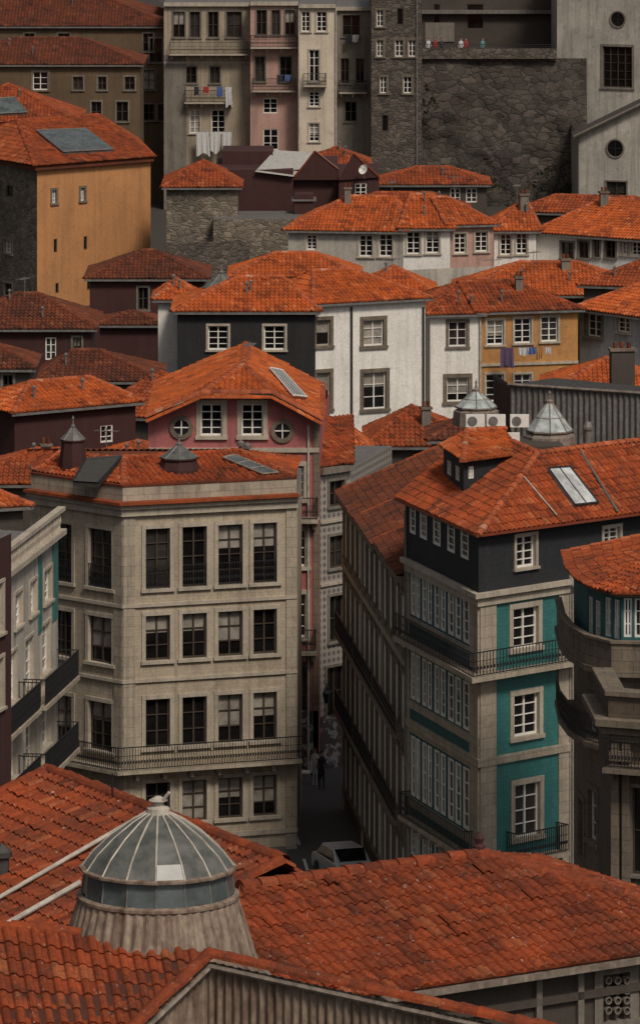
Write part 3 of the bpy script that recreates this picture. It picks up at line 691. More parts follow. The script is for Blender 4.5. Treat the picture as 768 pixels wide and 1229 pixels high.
# ================= FOREGROUND =================
g=G('foreground_tiled_house')
def e_(x,y,z): return V((x,y,z))
FT=dict(tw=.235,tl=.36,amp=.062,lip=.035)
ze=26.5;zr=27.9
Ea=e_(-3.1,94.8,ze);Eb=e_(8.6,102.2,ze);Ra=e_(-1.5,100.0,zr);Rb_=e_(3.07,102.9,zr)
rb=g.mb('roof_tiles');rb.uv=False;cb=g.mb('ridge_tiles');cb.uv=False
tiles(rb,Ea,Eb,Rb_,Ra,'clay_fore_dimmed',**FT);caps(cb,Ra,Rb_,'clay_fore_dimmed',.14,.4);caps(cb,Rb_,Eb,'clay_fore_dimmed',.14,.4)
Bk=e_(4.5,109,ze);tiles(rb,Eb,Bk,Rb_,Rb_,'clay_fore_dimmed');quadpl(rb,[Ra,Rb_,Bk,e_(-2.5,104,ze)],'clay_fore_dimmed')
p0=(1.2,97.9);p1=(8.3,102.4);w=W(g,p0,p1);w.build(2,ze-.05,'darkplaster',[(1168,1225,738,[(722,754)],'big')])
w.box(g.mb('gutter'),-.3,w.L,ze-.16,ze-.05,.1,.42,'corr')
w.box(g.mb('trim'),0,w.L,ze-.75,ze-.6,0,.1,'darkplaster')
for px in (640,690): w.vert(px,px+7,2,ze-.2,.1,'greyplaster')
for i in range(3):
    for j in range(4): w.oval(727+i*11,1176+j*12,.05,'greyplaster',.025,'frame_dark')
rev(g.mb('finial'),Rb_,[(.12,-.1),(.12,.15),(.07,.2),(.1,.3),(.03,.42)],'maroon',8,True)
zr=28.1;Ra=e_(-5.57,110,zr);Rb2=e_(-.72,101.4,zr);Ec=e_(-11.6,106.6,25.9);Ed=e_(-6.6,98.2,25.9)
tiles(rb,Ec,Ed,Rb2,Ra,'clay_fore_dimmed',**FT);caps(cb,Ra,Rb2,'clay_fore_dimmed',.14,.4);caps(cb,Ra,Ec,'clay_fore_dimmed',.14,.4);caps(cb,Rb2,Ed,'clay_fore_dimmed',.12,.4)
Bk3=e_(.9,102.2,26.7)
tiles(rb,Bk3,e_(-3.6,111,26.7),Ra,Rb2,'clay_fore_dimmed')
w=W(g,(-2.2,100.2),(-.35,101.9));w.build(2,27.4,'darkplaster');W(g,(-.35,101.9),(-3.3,110)).build(2,26.9,'darkplaster')
w.box(g.mb('gutter'),-.2,w.L+.3,27.35,27.5,0,.25,'corr_dark')
W(g,(-11,106),(-6,98)).build(2,26,'darkplaster');W(g,(-6,98),(-.6,101)).build(2,26,'darkplaster')
q0,q1,q2,q3=P(-40,1275,89),P(140,1262,89.4),P(250,1143,91.3),P(-40,1108,92.4)
tiles(rb,q0,q1,q2,q3,'clay_fore_dimmed',**FT)
caps(cb,q3,P(95,1120,92.1),'clay_fore_dimmed',.13,.38)
GA=P(250,1145,91.1);GR=P(665,1236,88.0);GLp=P(128,1262,89.0)
def corrwall(mb,a,b,zbot,m,pitch=.16,amp=.035):
    a=V(a);b=V(b);D=b-a;L=math.hypot(D.x,D.y);t=V((D.x/L,D.y/L,0));n=V((t.y,-t.x,0));N=int(L/pitch)*6;vs=[]
    for i in range(N+1):
        f=i/N; o=n*(amp*math.sin(2*math.pi*i/6)); p=a+D*f+o; vs+= [V((p.x,p.y,zbot)),p]
    mb.add(vs,[(2*i,2*i+2,2*i+3,2*i+1) for i in range(N)],m)
cw=g.mb('corrugated_wall');dz=V((0,0,.12))
corrwall(cw,GA-dz,GR-dz,22,'rusty');corrwall(cw,GLp-dz,GA-dz,22,'rusty')
for a,b in ((GA,GR),(GA,GLp)):
    n=V(((b-a).y,-(b-a).x,0)).normalized()
    if n.y>0:n=-n
    caps(cb,a,b,'clay_fore_dimmed',.11,.34);caps(cb,a+V((0,.22,-.02)),b+V((0,.22,-.02)),'clay_fore_dimmed',.10,.34)
    A_,B_=a-dz*1.5+n*.09,b-dz*1.5+n*.09; tube(g.mb('gutter'),A_,B_,.05,'corr',6)
quadpl(g.mb('valley'),[GA+V((0,.1,-.15)),GR+V((0,.1,-.15)),V((4.5,96,25.5)),V((-1.5,96,26.2))],'corr_dark')
pb=g.mb('white_pipes')
pl=(Ec,Ed,Rb2);up=V((0,0,.14))
for (xa,ya),(xb,yb),r in (((-20,1097),(186,978),.045),((-10,1128),(96,1068),.055)):
    tube(pb,planept(xa,ya,*pl)+up,planept(xb,yb,*pl)+up,r,'pipe',8)
tube(pb,planept(135,958,*pl),planept(135,958,*pl)+V((0,0,.5)),.02,'iron',5)
p=planept(3,1050,*pl);q=G('chimney_pipe');rev(q.mb('pipe'),p,[(.14,-.4),(.14,.35),(.2,.36),(.2,.46),(.05,.6)],'corr_dark',10,True)
g=G('glazed_roof_lantern_dome');c=V((X(190,92.9),92.9,Z(1132,92.9)))
mb=g.mb('corrugated_drum');N=288;vs=[]
prof=[(2.3,-1.9),(1.80,-.42),(1.70,-.2),(1.56,.25),(1.38,.82)]
for j,(r,z) in enumerate(prof):
    for i in range(N):
        a=6.2832*i/N; rr=r+.018*math.sin(i*math.pi*2/6); vs.append(c+V((rr*math.cos(a),rr*math.sin(a),z)))
mb.add(vs,[(j*N+i,j*N+(i+1)%N,(j+1)*N+(i+1)%N,(j+1)*N+i) for j in range(len(prof)-1) for i in range(N)],'rusty')
rev(g.mb('flashing'),c,[(2.0,-.62),(1.88,-.47),(1.83,-.38)],'corr',48)
rev(g.mb('rim'),c,[(1.36,.80),(1.42,.82),(1.42,.87),(1.33,.90)],'rusty',32)
gb=g.mb('glass_panes');NS=16
pr=[(1.33,.89),(1.27,1.32)];rev(gb,c,pr,'skyglass',NS)
pc=[(1.33,1.33),(1.13,1.60),(.80,1.90),(.45,2.14),(.14,2.30)];rev(gb,c,pc,'dirtyglass',NS)
rb_=g.mb('ribs')
for i in range(NS):
    a=6.2832*i/NS
    for PP,rad,mm in ((pr,.018,'lead'),(pc,.018,'pipe')):
        for k in range(len(PP)-1):
            (r0_,z0_),(r1_,z1_)=PP[k],PP[k+1]
            tube(rb_,c+V((r0_*math.cos(a),r0_*math.sin(a),z0_+.01)),c+V((r1_*math.cos(a),r1_*math.sin(a),z1_+.01)),rad,mm,5)
rev(rb_,c,[(1.30,1.30),(1.38,1.31),(1.38,1.35),(1.30,1.37)],'rusty',NS)
rev(g.mb('cap'),c,[(.22,2.24),(.2,2.36),(.1,2.40),(.1,2.46),(.17,2.49),(.05,2.56),(0,2.56)],'pipe',12)
tube(g.mb('cap'),c+V((.08,-.1,2.5)),c+V((.2,-.15,2.66)),.03,'pipe',6)
# ================= MIDDLE HOUSES =================
h=house('black_rendered_house',(213,298),(378,298),371,333,'black',[(391,420,300,[(250,274),(317,342)],'wl')],s=.42,zb=4,ri=.6)
h2=house('white_rendered_house',(378.6,299),(510,302),362,323,'white',[(384,415,448,[(436,460)],'wo'),(384,415,388,[(379.5,396)],'bl'),(447,491,388,[(379.5,396)],'bl'),(447,491,448,[(436,463)],'wo')],s=.42,zb=4,li=.5,chs=0)
h2.w[0].pipe(421,8,Z(368,300),'iron',.06);h2.w[0].pipe(507,4,Z(368,302),'iron',.06)
lantern('glass_roof_lantern',P(266,352,302),1.0,.25,.9,'lead','dirtyglass')
house('white_side_house',(190,305),(232,305),357,335,'white',s=.42,zb=4,cl='clay',chs=0)
house('tiled_roof_house',(280,322),(428,322),330,304,'white',s=.42,zb=4,chs=0)
house('tiled_roof_house',(428,315),(519,315),353,320,'offwhite',s=.4,zb=4)
h=house('white_narrow_house',(516,305),(576,305.5),375,337,'white',[(386,416,548,[(538,560)],'do'),(453,482,548,[(536,562)],'wo')],s=.4,zb=3,ri=0,li=.8,cl='clay_mid')
h=house('orange_rendered_house',(576.6,305.5),(693,307),372,337,'orangewall',[(384,414,594,[(584,604)],'wl'),(382,412,626,[(617,637)],'wl'),(380,410,658,[(649,669)],'wl'),(449,482,594,[(583,604)],'wl'),(449,482,626,[(617,637)],'wl')],s=.4,zb=3,li=0,cl='clay_mid',chs=1)
w=h.w[0];w.band(436,640,.15,.1,'trim');w.pipe(575.5,3,h.zt,'pipe',.06)
def laundry(p0,p1,items,sag=.15):
    g=G('laundry_line');p0=V(p0);p1=V(p1);tube(g.mb('line'),p0,p1,.012,'lead',4);mb=g.mb('clothes')
    D=p1-p0;L=D.length;t=D/L
    for f,wd,h,m in items:
        a=p0+D*f; vs=[];fs=[];N=8;M=6
        for j in range(M+1):
            for i in range(N+1):
                o=.05*math.sin(i*1.9+f*20)*(j/M+.2); vs.append(a+t*(wd*i/N)*(1-.15*j/M*math.sin(f*30))+V((0,o,-h*j/M*(1+.08*math.sin(i*.8+f*9)))))
        for j in range(M):
            for i in range(N): fs.append((j*(N+1)+i,j*(N+1)+i+1,(j+1)*(N+1)+i+1,(j+1)*(N+1)+i))
        mb.add(vs,fs,m)
laundry(P(582,418,304.6),P(672,416,304.6),[(.2,.75,1.1,'cloth_purple'),(.44,.6,.45,'cloth_white'),(.56,.5,.4,'cloth_blue'),(.68,.35,.7,'orangewall'),(.8,.3,.4,'cloth_white')])
h=house('pale_blue_house',(695,309),(800,303),368,322,'bluish',[(377,404,712,[(704,721)],'wo'),(374,399,748,[(740,756)],'wl')],s=.4,zb=3,li=0.6)
house('tiled_roof_house',(552,330),(770,330),352,315,'darkplaster',s=.4,zb=3,chs=1,cl='clay')
g=G('corrugated_metal_shed');p0=P(612,462,262);p1=P(790,474,258);corrwall(g.mb('wall'),p0,p1,6,'corr_grey',.3,.04)
quadpl(g.mb('roof'),[p0,p1,p1+V((0,2,.1)),p0+V((2.2,2,.1))],'corr_dark');corrwall(g.mb('wall'),p0+V((-.6,6,-.2)),p0,6,'corr_dark',.4,.05)
tube(g.mb('ridge_cap'),p0+V((-.1,-.05,.03)),p1+V((0,-.05,.03)),.09,'corr',6)
house('tiled_roof_house',(662,275),(800,275),470,430,'darkplaster',s=.4,zb=3,li=1,chs=0)
g=G('brick_chimney_stack');p=P(746,458,272);box(g.mb('stack'),(p.x,p.y,p.z+.4),1.2,.8,2.4,'darkplaster',.1);box(g.mb('stack'),(p.x,p.y,p.z+1.65),1.35,.95,.12,'oldstone',.1)
for k in (-.35,0,.35): tube(g.mb('pots'),V((p.x+k,p.y,p.z+1.7)),V((p.x+k,p.y,p.z+2.0)),.11,'clay_old_dimmed',8)
house('brown_roofed_house',(445,262),(560,262),532,488,'darkplaster',s=.45,zb=2,li=.8,cl='clay_mid',chs=1)
house('brown_roofed_house',(520,250),(600,250),525,500,'darkplaster',s=.4,zb=2,cl='clay_old_dimmed')
house('dark_timber_house',(18,258),(163,262),492,456,'maroon',[(510,531,128,[(121,136)],'wb')],s=.4,zb=2,li=1,ri=.6)
house('tiled_roof_house',(52,288),(188,288),455,421,'darkplaster',s=.35,zb=3,cl='clay_old_dimmed',li=.5)
house('dark_red_rendered_house',(-60,302),(110,302),392,353,'maroon',[(405,432,60,[(55,68)],'wb'),(405,432,90,[(88,98)],'d')],s=.4,zb=3,cl='clay_old_dimmed',ri=.9)
house('low_dark_house',(-60,272),(36,272),440,412,'darkplaster',[(450,475,10,[(4,16)],'d')],s=.35,zb=3,cl='clay_old_dimmed')
house('dark_red_rendered_house',(108,332),(245,332),332,301,'maroon',[(345,372,200,[(166,178),(205,217)],'d')],s=.4,zb=4,cl='clay_old_dimmed',chs=0)
house('lean_to_house',(120,318),(192,318),388,374,'maroon',s=.3,zb=4,cl='clay_old_dimmed')
house('tiled_roof_house',(112,275),(232,273),495,447,'darkplaster',s=.4,zb=3,cl='clay_mid',li=.6)
house('tiled_roof_house',(-40,247),(160,247),578,540,'darkplaster',s=.35,zb=2,cl='clay_mid',chs=1)
house('tiled_roof_house',(118,256),(210,256),556,530,'darkplaster',s=.35,zb=2,cl='clay')
g=G('white_chimney_stack');p=P(214,470,268);box(g.mb('stack'),(p.x,p.y,p.z),.55,.5,1.6,'offwhite',.1);box(g.mb('stack'),(p.x,p.y,p.z+.87),.7,.65,.12,'trim',.1)
# yellow house
g=G('yellow_rendered_house');a=xy((-90,388));b=xy((45,372));c=xy((181,379.3));zt=Z(198,372);zb=3
pp=[a,b,c,(c[0]-2,c[1]+16),(a[0],a[1]+14)]
ws=poly(g,pp,zb,zt,'yellow',{('m',0):'rubble',0:[(222,236,10,[(8,16)],'s'),(288,304,10,[(6,15)],'do'),(340,355,10,[(6,15)],'d')],1:[(228,244,66,[(63,68),(97,102)],'do'),(287,303,66,[(65,69),(101,105)],'s'),(340,352,66,[(67,71),(105,109)],'s')]})
ez=zt+.02;E=[V((p[0],p[1],ez)) for p in offs(pp[:3],.5)];Bk=V((pp[3][0]+.5,pp[3][1],ez));Bl=V((pp[4][0],pp[4][1],ez))
R1=V((X(118,386),386.5,ez+2.4)); rb=g.mb('roof_tiles');rb.uv=False;cb=g.mb('ridge_tiles');cb.uv=False
R0=V((X(22,382),381,ez+2.4))
tiles(rb,E[1],E[2],R1,R0,'clay_mid',.27,.4);tiles(rb,E[0],E[1],R0,R0,'clay_mid',.27,.4);tiles(rb,E[2],Bk,R1,R1,'clay_mid',.27,.4);quadpl(rb,[Bk,Bl,R0,R1],'clay_mid')
for a_,b_ in ((E[1],R0),(R0,R1),(E[2],R1)): caps(cb,a_,b_,'clay_mid')
ring(g.mb('eaves'),pp[:3],-.02,.35,zt-.35,zt-.05,'clay_old_dimmed')
rooflight(g,(E[1],E[2],R1),[(44,160),(103,158),(136,183),(76,186)],.25,'skyglass','lead',5)
h=house('rubble_stone_building',(200,368),(285,368),223,193,'rubble',s=.35,zb=3,cl='clay_mid')
g=G('rubble_stone_wall');poly(g,[xy((256,366)),xy((426,366)),(X(426,366),372),(X(256,366),372)],3,Z(263,366),'rubble');W(g,xy((196,362)),xy((300,364))).build(3,Z(290,363),'rubble_dark')
g=G('dark_red_metal_clad_house');ws=poly(g,[xy((258,373)),xy((352,373)),(X(352,373),384),(X(258,373),384)],3,Z(204,373),'maroon',{},'maroon')
box(g.mb('attic'),(X(297,377),380,Z(196,377)),3.6,5,1.6,'maroon')
ws=poly(g,[xy((352.5,374)),xy((406,374)),(X(406,374),386),(X(352.5,374),386)],3,Z(204,374),'maroon',{0:[(240,252,370,[(354,362)],'wb')]},'maroon')
q_=[V((X(306,372.6),372.6,Z(206,372.6))),V((X(352,372.6),372.6,Z(212,372.6))),V((X(376,379),379,Z(183,379))),V((X(330,379),379,Z(180,379)))]
quadpl(g.mb('metal_roof'),q_,'metalroof')
mw=g.mb('raking_wall');A_=V((X(352,373.5),373.5,Z(216,373.5)));B_=V((X(406,373.5),373.5,Z(216,373.5)));C_=V((X(406,373.5),373.5,Z(204,373.5)));D_=V((X(378,373.5),373.5,Z(182,373.5)))
mw.add([A_,B_,C_,D_,A_+V((0,.3,0)),B_+V((0,.3,0)),C_+V((0,.3,0)),D_+V((0,.3,0))],[(0,1,2,3),(7,6,5,4),(2,3,7,6),(3,0,4,7)],'maroon')
for a_,b_ in ((A_,D_),(D_,C_)): tube(mw,a_+V((0,0,.05)),b_+V((0,0,.05)),.07,'frame_red',5)
poly(g,[xy((406.5,372)),xy((455,373)),(X(455,373),384),(X(406.5,373),384)],3,Z(214,372),'maroon',{0:[(220,236,430,[(426,440)],'wb')]},'maroon')
A_=V((X(406,372),371.8,Z(216,372)));B_=V((X(455,372),372.8,Z(214,372)));D_=V((X(424,372),372,Z(184,372)));mw.add([A_,B_,D_,A_+V((0,.3,0)),B_+V((0,.3,0)),D_+V((0,.3,0))],[(0,1,2),(5,4,3),(1,2,5,4),(2,0,3,5)],'maroon');tube(mw,D_,B_,.07,'frame_red',5)
box(g.mb('extension'),(X(365,371),370.5,Z(250,371)),1.3,2,2.2,'maroon');box(g.mb('extension'),(X(365,371),370.5,Z(238,371)),1.7,2.3,.12,'lead')
house('red_roofed_attic',(368,386),(440,386),196,177,'maroon',s=.4,zb=4,cl='clay_mid')
dish(P(437,204,371.5))
r1=[(282,308,438,[(431,447)],'wl'),(281,308,462,[(455,471)],'wl')]
house('terraced_house',(346,347),(483,346),274,236,'offwhite',r1+[(282,300,374,[(368,380)],'wl')],s=.4,zb=4,li=.8,ri=.3,chs=1)
house('terraced_house',(483.6,346),(540,346),272,234,'white',[(278,305,496,[(488,504)],'wl'),(277,304,519,[(511,527)],'wl')],s=.4,zb=4,li=.2,ri=.3,chs=0)
house('terraced_house',(540.6,346.3),(592,347),268,237,'pinkpale',[(280,304,552,[(545,559)],'wl'),(278,302,577,[(570,585)],'wl')],s=.4,zb=4,li=0,ri=.7)
house('terraced_house',(592.6,350),(643,350),275,244,'white',[(281,306,607,[(600,613)],'wl'),(280,305,626,[(619,632)],'wl')],s=.4,zb=4,li=.6,ri=.2,chs=1)
house('terraced_house',(643.6,352),(800,346),277,240,'white',[(291,311,681,[(673,688)],'d'),(290,310,700,[(694,706)],'d'),(288,309,722,[(712,719),(726,738)],'d'),(285,306,752,[(745,754),(757,768)],'wl')],s=.4,zb=4,li=.5,chs=1)
house('tiled_roof_house',(410,362),(560,362),252,232,'darkplaster',s=.4,zb=4,cl='clay_mid',chs=0)
house('tiled_roof_house',(620,365),(790,362),252,236,'darkplaster',s=.4,zb=4,cl='clay_mid',chs=0)
house('tiled_roof_house',(700,324),(830,322),340,312,'darkplaster',s=.4,zb=4,cl='clay_mid',chs=1)
house('tiled_roof_house',(455,392),(584,392),220,201,'darkplaster',[(226,243,546,[(540,552)],'wb'),(226,243,565,[(559,572)],'wb')],s=.35,zb=6,cl='clay_mid')
g=G('white_garden_wall');W(g,xy((470,338)),xy((600,341))).build(5,Z(325,338),'offwhite')
# ================= TOP =================
house('ochre_tenement',(-60,445),(203,445),30,-20,'ochredark',[(40,62,100,[(30,42),(70,84),(172,184)],'d'),(46,75,188,[(180,195)],'d'),(84,108,100,[(40,60),(140,160)],'d'),(84,108,180,[(172,186)],'d'),(125,145,180,[(172,186),(190,198)],'d')],s=.35,zb=8,cl='clay_old_dimmed')
house('ochre_tenement',(-60,425),(168,425),76,46,'ochredark',[(86,108,50,[(40,58)],'do'),(92,108,120,[(88,100),(118,128),(150,162)],'d'),(122,146,120,[(110,122),(140,154)],'d'),(160,180,120,[(130,142)],'d')],s=.35,zb=6,cl='clay_old_dimmed')
h=house('tiled_roof_house',(-80,403),(90,403),146,101,'darkplaster',s=.4,zb=6,cl='clay_mid')
rooflight(h,(h.E[0],h.E[1],h.R[1]),[(-6,122),(18,120),(34,138),(-6,140)],.25,'skyglass','lead',3)
def tower(name,pa,pb,d,ytop,mat,rows,dep=10):
    g=G(name);a=xy((pa,d));b=xy((pb,d));zt=Z(ytop,d)
    ws=poly(g,[a,b,(b[0],d+dep),(a[0],d+dep)],7,zt,mat,{0:rows});ws[0].box(g.mb('trim'),0,ws[0].L,zt-.3,zt-.003,0,.3,'trim');return g,ws[0]
g,w=tower('beige_apartment_house',197,300,438,3,'beige',[(14,45,250,[(208,222),(228,240),(250,262),(272,290)],'d'),(80,100,250,[(222,236),(252,264)],'d'),(132,160,262,[(254,270),(228,240)],'wl')])
w.balc(204,298,64,250,1.0,1.0,'trim',.12);w.balc(222,280,122,250,.9,1.0,'trim',.12);w.band(75,250,.15,.1,'trim');w.vert(197,224,7,Z(66,438),.08,'greyplaster')
laundry(w.pt(w.S(228),Z(158,437),1.0),w.pt(w.S(282),Z(158,437),1.0),[(.15,1.0,1.9,'cloth_white'),(.45,.9,1.7,'cloth_white'),(.72,.8,1.9,'cloth_white')])
laundry(w.pt(w.S(228),Z(104,437),1.1),w.pt(w.S(282),Z(104,437),1.1),[(.1,.4,.7,'cloth_dark'),(.3,.5,.5,'cloth_red'),(.6,.5,.8,'cloth_blue'),(.8,.5,1.6,'cloth_white')])
g,w=tower('pink_apartment_house',300.5,358,436,2,'pinkpale',[(12,42,330,[(308,320),(326,336),(342,354)],'d'),(68,98,330,[(306,318),(336,350)],'d'),(118,136,324,[(316,333)],'wb'),(155,180,326,[(316,334)],'wb')])
w.balc(301,357,56,330,.9,1.0,'trim',.12);w.balc(303,355,108,330,.9,1.0,'trim',.12)
laundry(w.pt(w.S(330),Z(90,435),1.0),w.pt(w.S(354),Z(90,435),1.0),[(.1,.5,.6,'cloth_dark'),(.5,.5,.5,'cloth_blue')])
g,w=tower('cream_apartment_house',358.5,403,434,5,'cream',[(14,38,380,[(362,372),(380,392)],'wl'),(60,98,380,[(371,383)],'wl'),(110,128,380,[(371,383)],'wl'),(148,170,380,[(371,383)],'wl')])
w.balc(364,392,102,380,.7,1.0,'trim',.12);w.pipe(403,8,Z(8,434),'pipe',.07);w.pipe(358.8,8,Z(8,434),'pipe',.07)
g,w=tower('grey_apartment_house',403.5,445,436,8,'greyplaster',[(18,44,424,[(411,432)],'d'),(70,100,424,[(409,419),(427,437)],'d'),(122,146,424,[(414,428)],'d')])
w.balc(407,440,110,424,.9,1.0,'trim',.12);laundry(w.pt(w.S(412),Z(42,435),.6),w.pt(w.S(434),Z(42,435),.6),[(.1,.5,.8,'cloth_dark'),(.5,.5,.6,'cloth_white')])
g,w=tower('granite_tower_house',445.5,506,432,-30,'rubble_dark',[(12,32,475,[(452,460)],'do'),(48,68,475,[(452,460),(474,484),(490,499)],'do'),(92,112,475,[(456,464),(484,494)],'do'),(138,158,475,[(458,466)],'s'),(10,30,475,[(476,484)],'s')],14)
w.pipe(500,8,Z(-20,432),'lead',.07)
house('tiled_roof_house',(197,450),(300,450),-2,-40,'darkplaster',s=.4,zb=8,cl='clay_red')
house('tiled_roof_house',(300,450),(460,450),-4,-36,'darkplaster',s=.4,zb=8,cl='clay_red')
# cliff / retaining wall of rough granite
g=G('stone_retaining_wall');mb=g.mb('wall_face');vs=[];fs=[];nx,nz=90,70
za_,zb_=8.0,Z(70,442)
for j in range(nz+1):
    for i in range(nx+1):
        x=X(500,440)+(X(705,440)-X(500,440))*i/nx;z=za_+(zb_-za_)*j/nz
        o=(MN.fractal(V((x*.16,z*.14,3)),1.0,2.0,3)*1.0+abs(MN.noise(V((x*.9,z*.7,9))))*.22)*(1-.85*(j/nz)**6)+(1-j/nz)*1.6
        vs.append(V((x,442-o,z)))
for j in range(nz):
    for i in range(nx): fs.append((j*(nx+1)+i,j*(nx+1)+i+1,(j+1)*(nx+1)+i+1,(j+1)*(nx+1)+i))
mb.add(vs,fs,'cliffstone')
x0,x1=X(503,441),X(668,441); mb=g.mb('terrace_slab'); box(mb,((x0+x1)/2,449,zb_-.1),x1-x0,14.4,.2,'rubble_dark'); box(g.mb('parapet'),((x0+x1)/2,441.6,zb_+.42),x1-x0,.4,.84,'rubble_dark')
rw_=W(g,(x0,441.4),(x1,441.4));rw_.rail(0,rw_.L,zb_+.7,-.1,.5,'iron',.3)
g=G('terrace_back_wall');w=W(g,(x0,456),(x1+2,456));w.build(9,31,'darkplaster',[(5,35,560,[(520,528),(560,580)],'s')]);w.box(g.mb('panels'),w.S(510),w.S(545),Z(50,456),Z(27,456),.003,.1,'greyplaster')
w.band(62,580,.4,.3,'rubble_dark');w.band(14,580,.3,.6,'corr_grey')
def foliage(name,c,sx,sy,sz,cnt,s=.22,m=('leaf','leaf','leaf2'),clumps=14):
    g=G(name);mb=g.mb('leaf_mass');mb.uv=False;cl=[V((c[0]+random.gauss(0,sx*.5),c[1]+random.gauss(0,sy*.4),c[2]+random.gauss(0,sz*.5))) for _ in range(clumps)]
    for _ in range(cnt):
        k=random.choice(cl);p=k+V((random.gauss(0,sx*.12),random.gauss(0,sy*.3),random.gauss(0,sz*.12)))
        a=V((random.uniform(-1,1),random.uniform(-1,1),random.uniform(-1,1))).normalized();b_=a.cross(V((random.random(),random.random(),random.random()))).normalized();q=s*random.uniform(.6,1.3)
        mb.add([p-a*q,p-b_*q*.5,p+a*q,p+b_*q*.5],[(0,1,2,3)],random.choice(m))
for px,y,sx,sz,cn in ((560,222,4,1,450),(655,222,2.5,1.2,350),(515,120,.8,2,160)):
    foliage('ivy_on_wall',P(px,y,439.6),sx,.6,sz,cn,.14)
g=G('white_gabled_chapel')
a=xy((668,444));b=xy((800,440));ws=poly(g,[a,b,(b[0],455),(a[0],455)],8,Z(-60,444),'offwhite',{0:[(56,105,740,[(723,758)],'big')]});ws[0].oval(741,23,.6,'greyplaster',.12,'iron')
g=G('white_lower_chapel');a=xy((694,428));b=xy((860,424));zt=Z(163,428)
w=W(g,a,b);w.build(8,zt,'offwhite',[(218,244,738,[(727,751)],'d')]);W(g,(a[0],a[1]+14),a).build(8,zt,'offwhite')
k=P(830,97,425);gm=g.mb('walls');gm.add([V((a[0],a[1],zt)),V((b[0],b[1],zt)),k],[(0,1,2)],'offwhite')
rb=g.mb('roof');A_=V((a[0]-.4,a[1]-.4,zt-.05));K_=k+V((0,-.4,.15));bk=V((0,14,0));rb.add([A_,K_,K_+bk*.35,A_+bk*.35],[(0,1,2,3)],'darkplaster')
tube(g.mb('verge'),A_,K_,.13,'greyplaster',6)
w.oval(738,178,.66,'greyplaster',.12,'iron')
def person(p,h,shirt,rot):
    g=bpy.data.objects.new('person',None);col.objects.link(g);p=V(p);s=h/1.75
    J=[(0,0,.95),(0,0,1.2),(0,0,1.42),(0,0,1.55),(.15,0,1.38),(.2,-.03,1.12),(.17,-.18,.98),(-.15,0,1.38),(-.21,-.02,1.11),(-.2,-.08,.88),(.08,0,.88),(.09,-.03,.5),(.09,0,.06),(.09,-.13,.03),(-.08,0,.88),(-.09,.02,.5),(-.1,.04,.06),(-.1,-.09,.03)]
    R=[.14,.13,.13,.05,.06,.045,.033,.06,.045,.033,.09,.06,.04,.035,.09,.06,.04,.035]
    Ed=[(0,1),(1,2),(2,3),(2,4),(4,5),(5,6),(2,7),(7,8),(8,9),(0,10),(10,11),(11,12),(12,13),(0,14),(14,15),(15,16),(16,17)]
    me=bpy.data.meshes.new('body');me.from_pydata([tuple(V(j)*s) for j in J],Ed,[]);o=bpy.data.objects.new('clothed_body',me);col.objects.link(o);o.parent=g
    me.materials.append(MATS[shirt]);md=o.modifiers.new('skin','SKIN');sv=me.skin_vertices[0].data
    for i,r in enumerate(R): sv[i].radius=(r*s,r*s*.8)
    sv[0].use_root=True; sb=o.modifiers.new('sub','SUBSURF');sb.levels=1;sb.render_levels=1
    mb=MB();rev(mb,(0,0,1.52*s),[(.05*s,0),(.075*s,.05*s),(.09*s,.12*s),(.08*s,.2*s),(.01,.245*s)],'skin',10);rev(mb,(0,.015*s,1.52*s),[(.095*s,.12*s),(.1*s,.18*s),(.07*s,.245*s),(.0,.265*s)],'hair',10)
    me2=bpy.data.meshes.new('head');me2.from_pydata([tuple(v) for v in mb.v],[],mb.f)
    for q in mb.slots:me2.materials.append(MATS[q])
    me2.polygons.foreach_set('material_index',mb.m);o2=bpy.data.objects.new('head_and_hair',me2);col.objects.link(o2);o2.parent=g
    g.location=p;g.rotation_euler=(0,0,rot)
for px,sh,r in ((514,'cloth_white',.2),(522,'cloth_red',-.4),(530,'cloth_dark',.5),(553,'cloth_white',.1),(559,'cloth_red',-.2),(579,'cloth_teal',.3)):
    person((X(px,442.3),442.6,zb_+.01),1.65,sh,r)
person((X(386,236),236,2.14),1.7,'cloth_dark',.3);person((X(378,237),237,2.14),1.65,'cloth_white',-.5)
# car
g=G('parked_car');mb=g.mb('body')
prf=[(-2.05,.35),(-2.08,.75),(-1.95,.88),(-1.5,.95),(-.95,1.42),(.55,1.46),(1.25,.98),(1.95,.82),(2.08,.6),(2.05,.3)]
pos_=V((1.0,218.3,2.0));di=V((.3,-.954,0)).normalized();si=V((di.y,-di.x,0))
def cp(x,y,z): return pos_+di*x+si*y*.92+V((0,0,z))
vs=[];n_=len(prf)
for y,kk in ((-.84,0),(-.78,1),(.78,1),(.84,0)):
    for x,z in prf:
        yy=y*(.86 if z>1.2 else 1); vs.append(cp(x,yy,z-(.0 if kk else .05)))
fs=[(j*n_+i,j*n_+(i+1)%n_,(j+1)*n_+(i+1)%n_,(j+1)*n_+i) for j in range(3) for i in range(n_)]+[tuple(range(n_)),tuple(range(3*n_,4*n_))]
mb.add(vs,fs,'carpaint')
gl=g.mb('glazing')
for (xa,za),(xb,zb4) in (((-1.42,1.02),(-1.0,1.39)),((.62,1.43),(1.18,1.04))):
    ny=V((0,0,.03)); gl.add([cp(xa,-.68,za)+ny,cp(xa,.68,za)+ny,cp(xb,.62,zb4)+ny,cp(xb,-.62,zb4)+ny],[(0,1,2,3)],'glass')
for s_ in (-1,1): gl.add([cp(-1.3,s_*.86,.98),cp(1.0,s_*.86,1.0),cp(.5,s_*.76,1.38),cp(-.9,s_*.76,1.36)],[(0,1,2,3)],'glass')
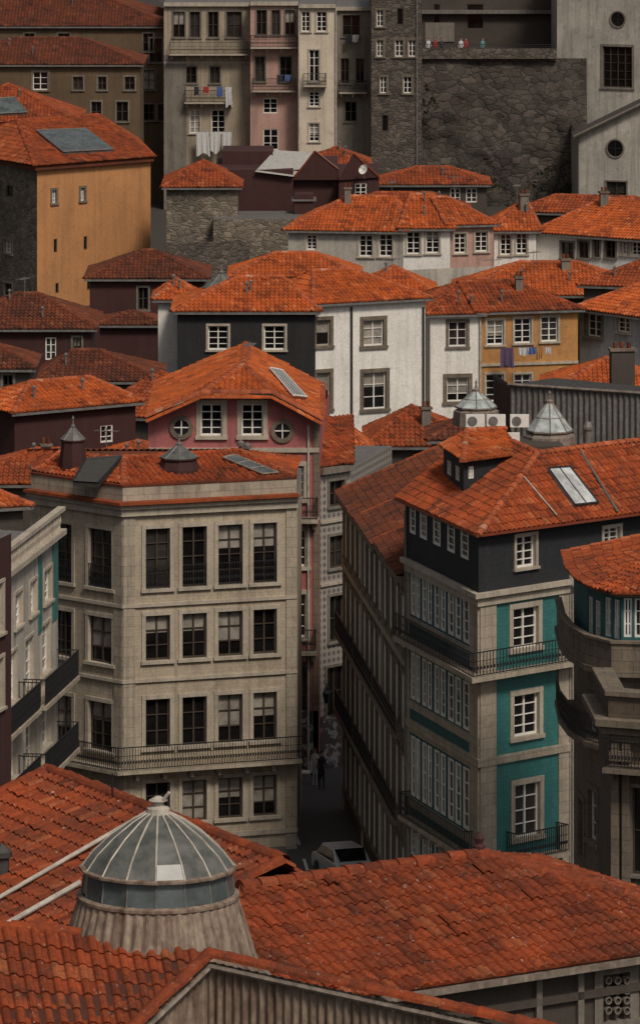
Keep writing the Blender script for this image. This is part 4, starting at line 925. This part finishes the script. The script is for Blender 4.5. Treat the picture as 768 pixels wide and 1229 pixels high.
for x in (-1.3,1.3):
    for s_ in (-1,1): tube(g.mb('wheels'),cp(x,s_*.68,.32),cp(x,s_*.88,.32),.32,'rubber',16)
def scoot(b0):
    mb=G('parked_scooter').mb('scooter_body')
    tube(mb,b0+V((-.6,0,.25)),b0+V((-.6,.12,.25)),.25,'rubber',12);tube(mb,b0+V((.6,0,.25)),b0+V((.6,.12,.25)),.25,'rubber',12)
    tube(mb,b0+V((-.5,.06,.4)),b0+V((.3,.06,.35)),.14,'frame_white',8,.1);tube(mb,b0+V((-.6,.06,.6)),b0+V((0,.06,.7)),.14,'cloth_dark',8);tube(mb,b0+V((.3,.06,.35)),b0+V((.45,.06,.98)),.07,'frame_white',8);tube(mb,b0+V((.6,.06,.3)),b0+V((.4,.06,1.0)),.03,'iron',6);tube(mb,b0+V((.42,-.25,1.0)),b0+V((.42,.35,1.0)),.025,'iron',6)
b0=P(364,925,238);b0.z=2.13;scoot(b0)
for px,y,d in ((300,445,246),(128,545,250),(470,335,305),(640,320,332),(560,500,255),(545,235,350),(30,352,305),(470,232,365),(620,240,356),(255,430,300),(590,330,308)):
    antenna(P(px,y,d),random.uniform(.9,1.5))
for g in ALL: finalize(g)
# ================= LIGHT / CAMERA =================
wd=bpy.data.worlds.new('World');scn.world=wd;wd.use_nodes=True;n=wd.node_tree.nodes;l=wd.node_tree.links
sk=n.new('ShaderNodeTexSky');sk.sky_type='NISHITA';sk.sun_disc=False
el=math.radians(50);az=math.radians(152)
sk.sun_elevation=el;sk.sun_rotation=az;sk.dust_density=5;sk.air_density=.8;sk.ozone_density=.6
hs=n.new('ShaderNodeHueSaturation');hs.inputs['Saturation'].default_value=.35;l.new(sk.outputs[0],hs.inputs['Color'])
l.new(hs.outputs[0],n['Background'].inputs[0]);n['Background'].inputs[1].default_value=.055
sd_=V((math.sin(az)*math.cos(el),math.cos(az)*math.cos(el),math.sin(el)))
ld=bpy.data.lights.new('sun','SUN');ld.energy=2.1;ld.angle=math.radians(12);ld.color=(1,.90,.78)
lo=bpy.data.objects.new('sun',ld);col.objects.link(lo);lo.rotation_euler=sd_.to_track_quat('Z','Y').to_euler();lo.location=(0,0,120)
cd=bpy.data.cameras.new('camera');co=bpy.data.objects.new('camera',cd);col.objects.link(co);co.location=(0,0,H);co.rotation_euler=(math.radians(90),0,0)
cd.sensor_fit='VERTICAL';cd.sensor_height=36;cd.sensor_width=24;cd.lens=F/1229*36;cd.shift_y=-(614.5-Y0)/1229;cd.clip_end=6000;cd.clip_start=1
scn.camera=co
scn.view_settings.view_transform='Standard';scn.view_settings.look='None';scn.view_settings.exposure=0
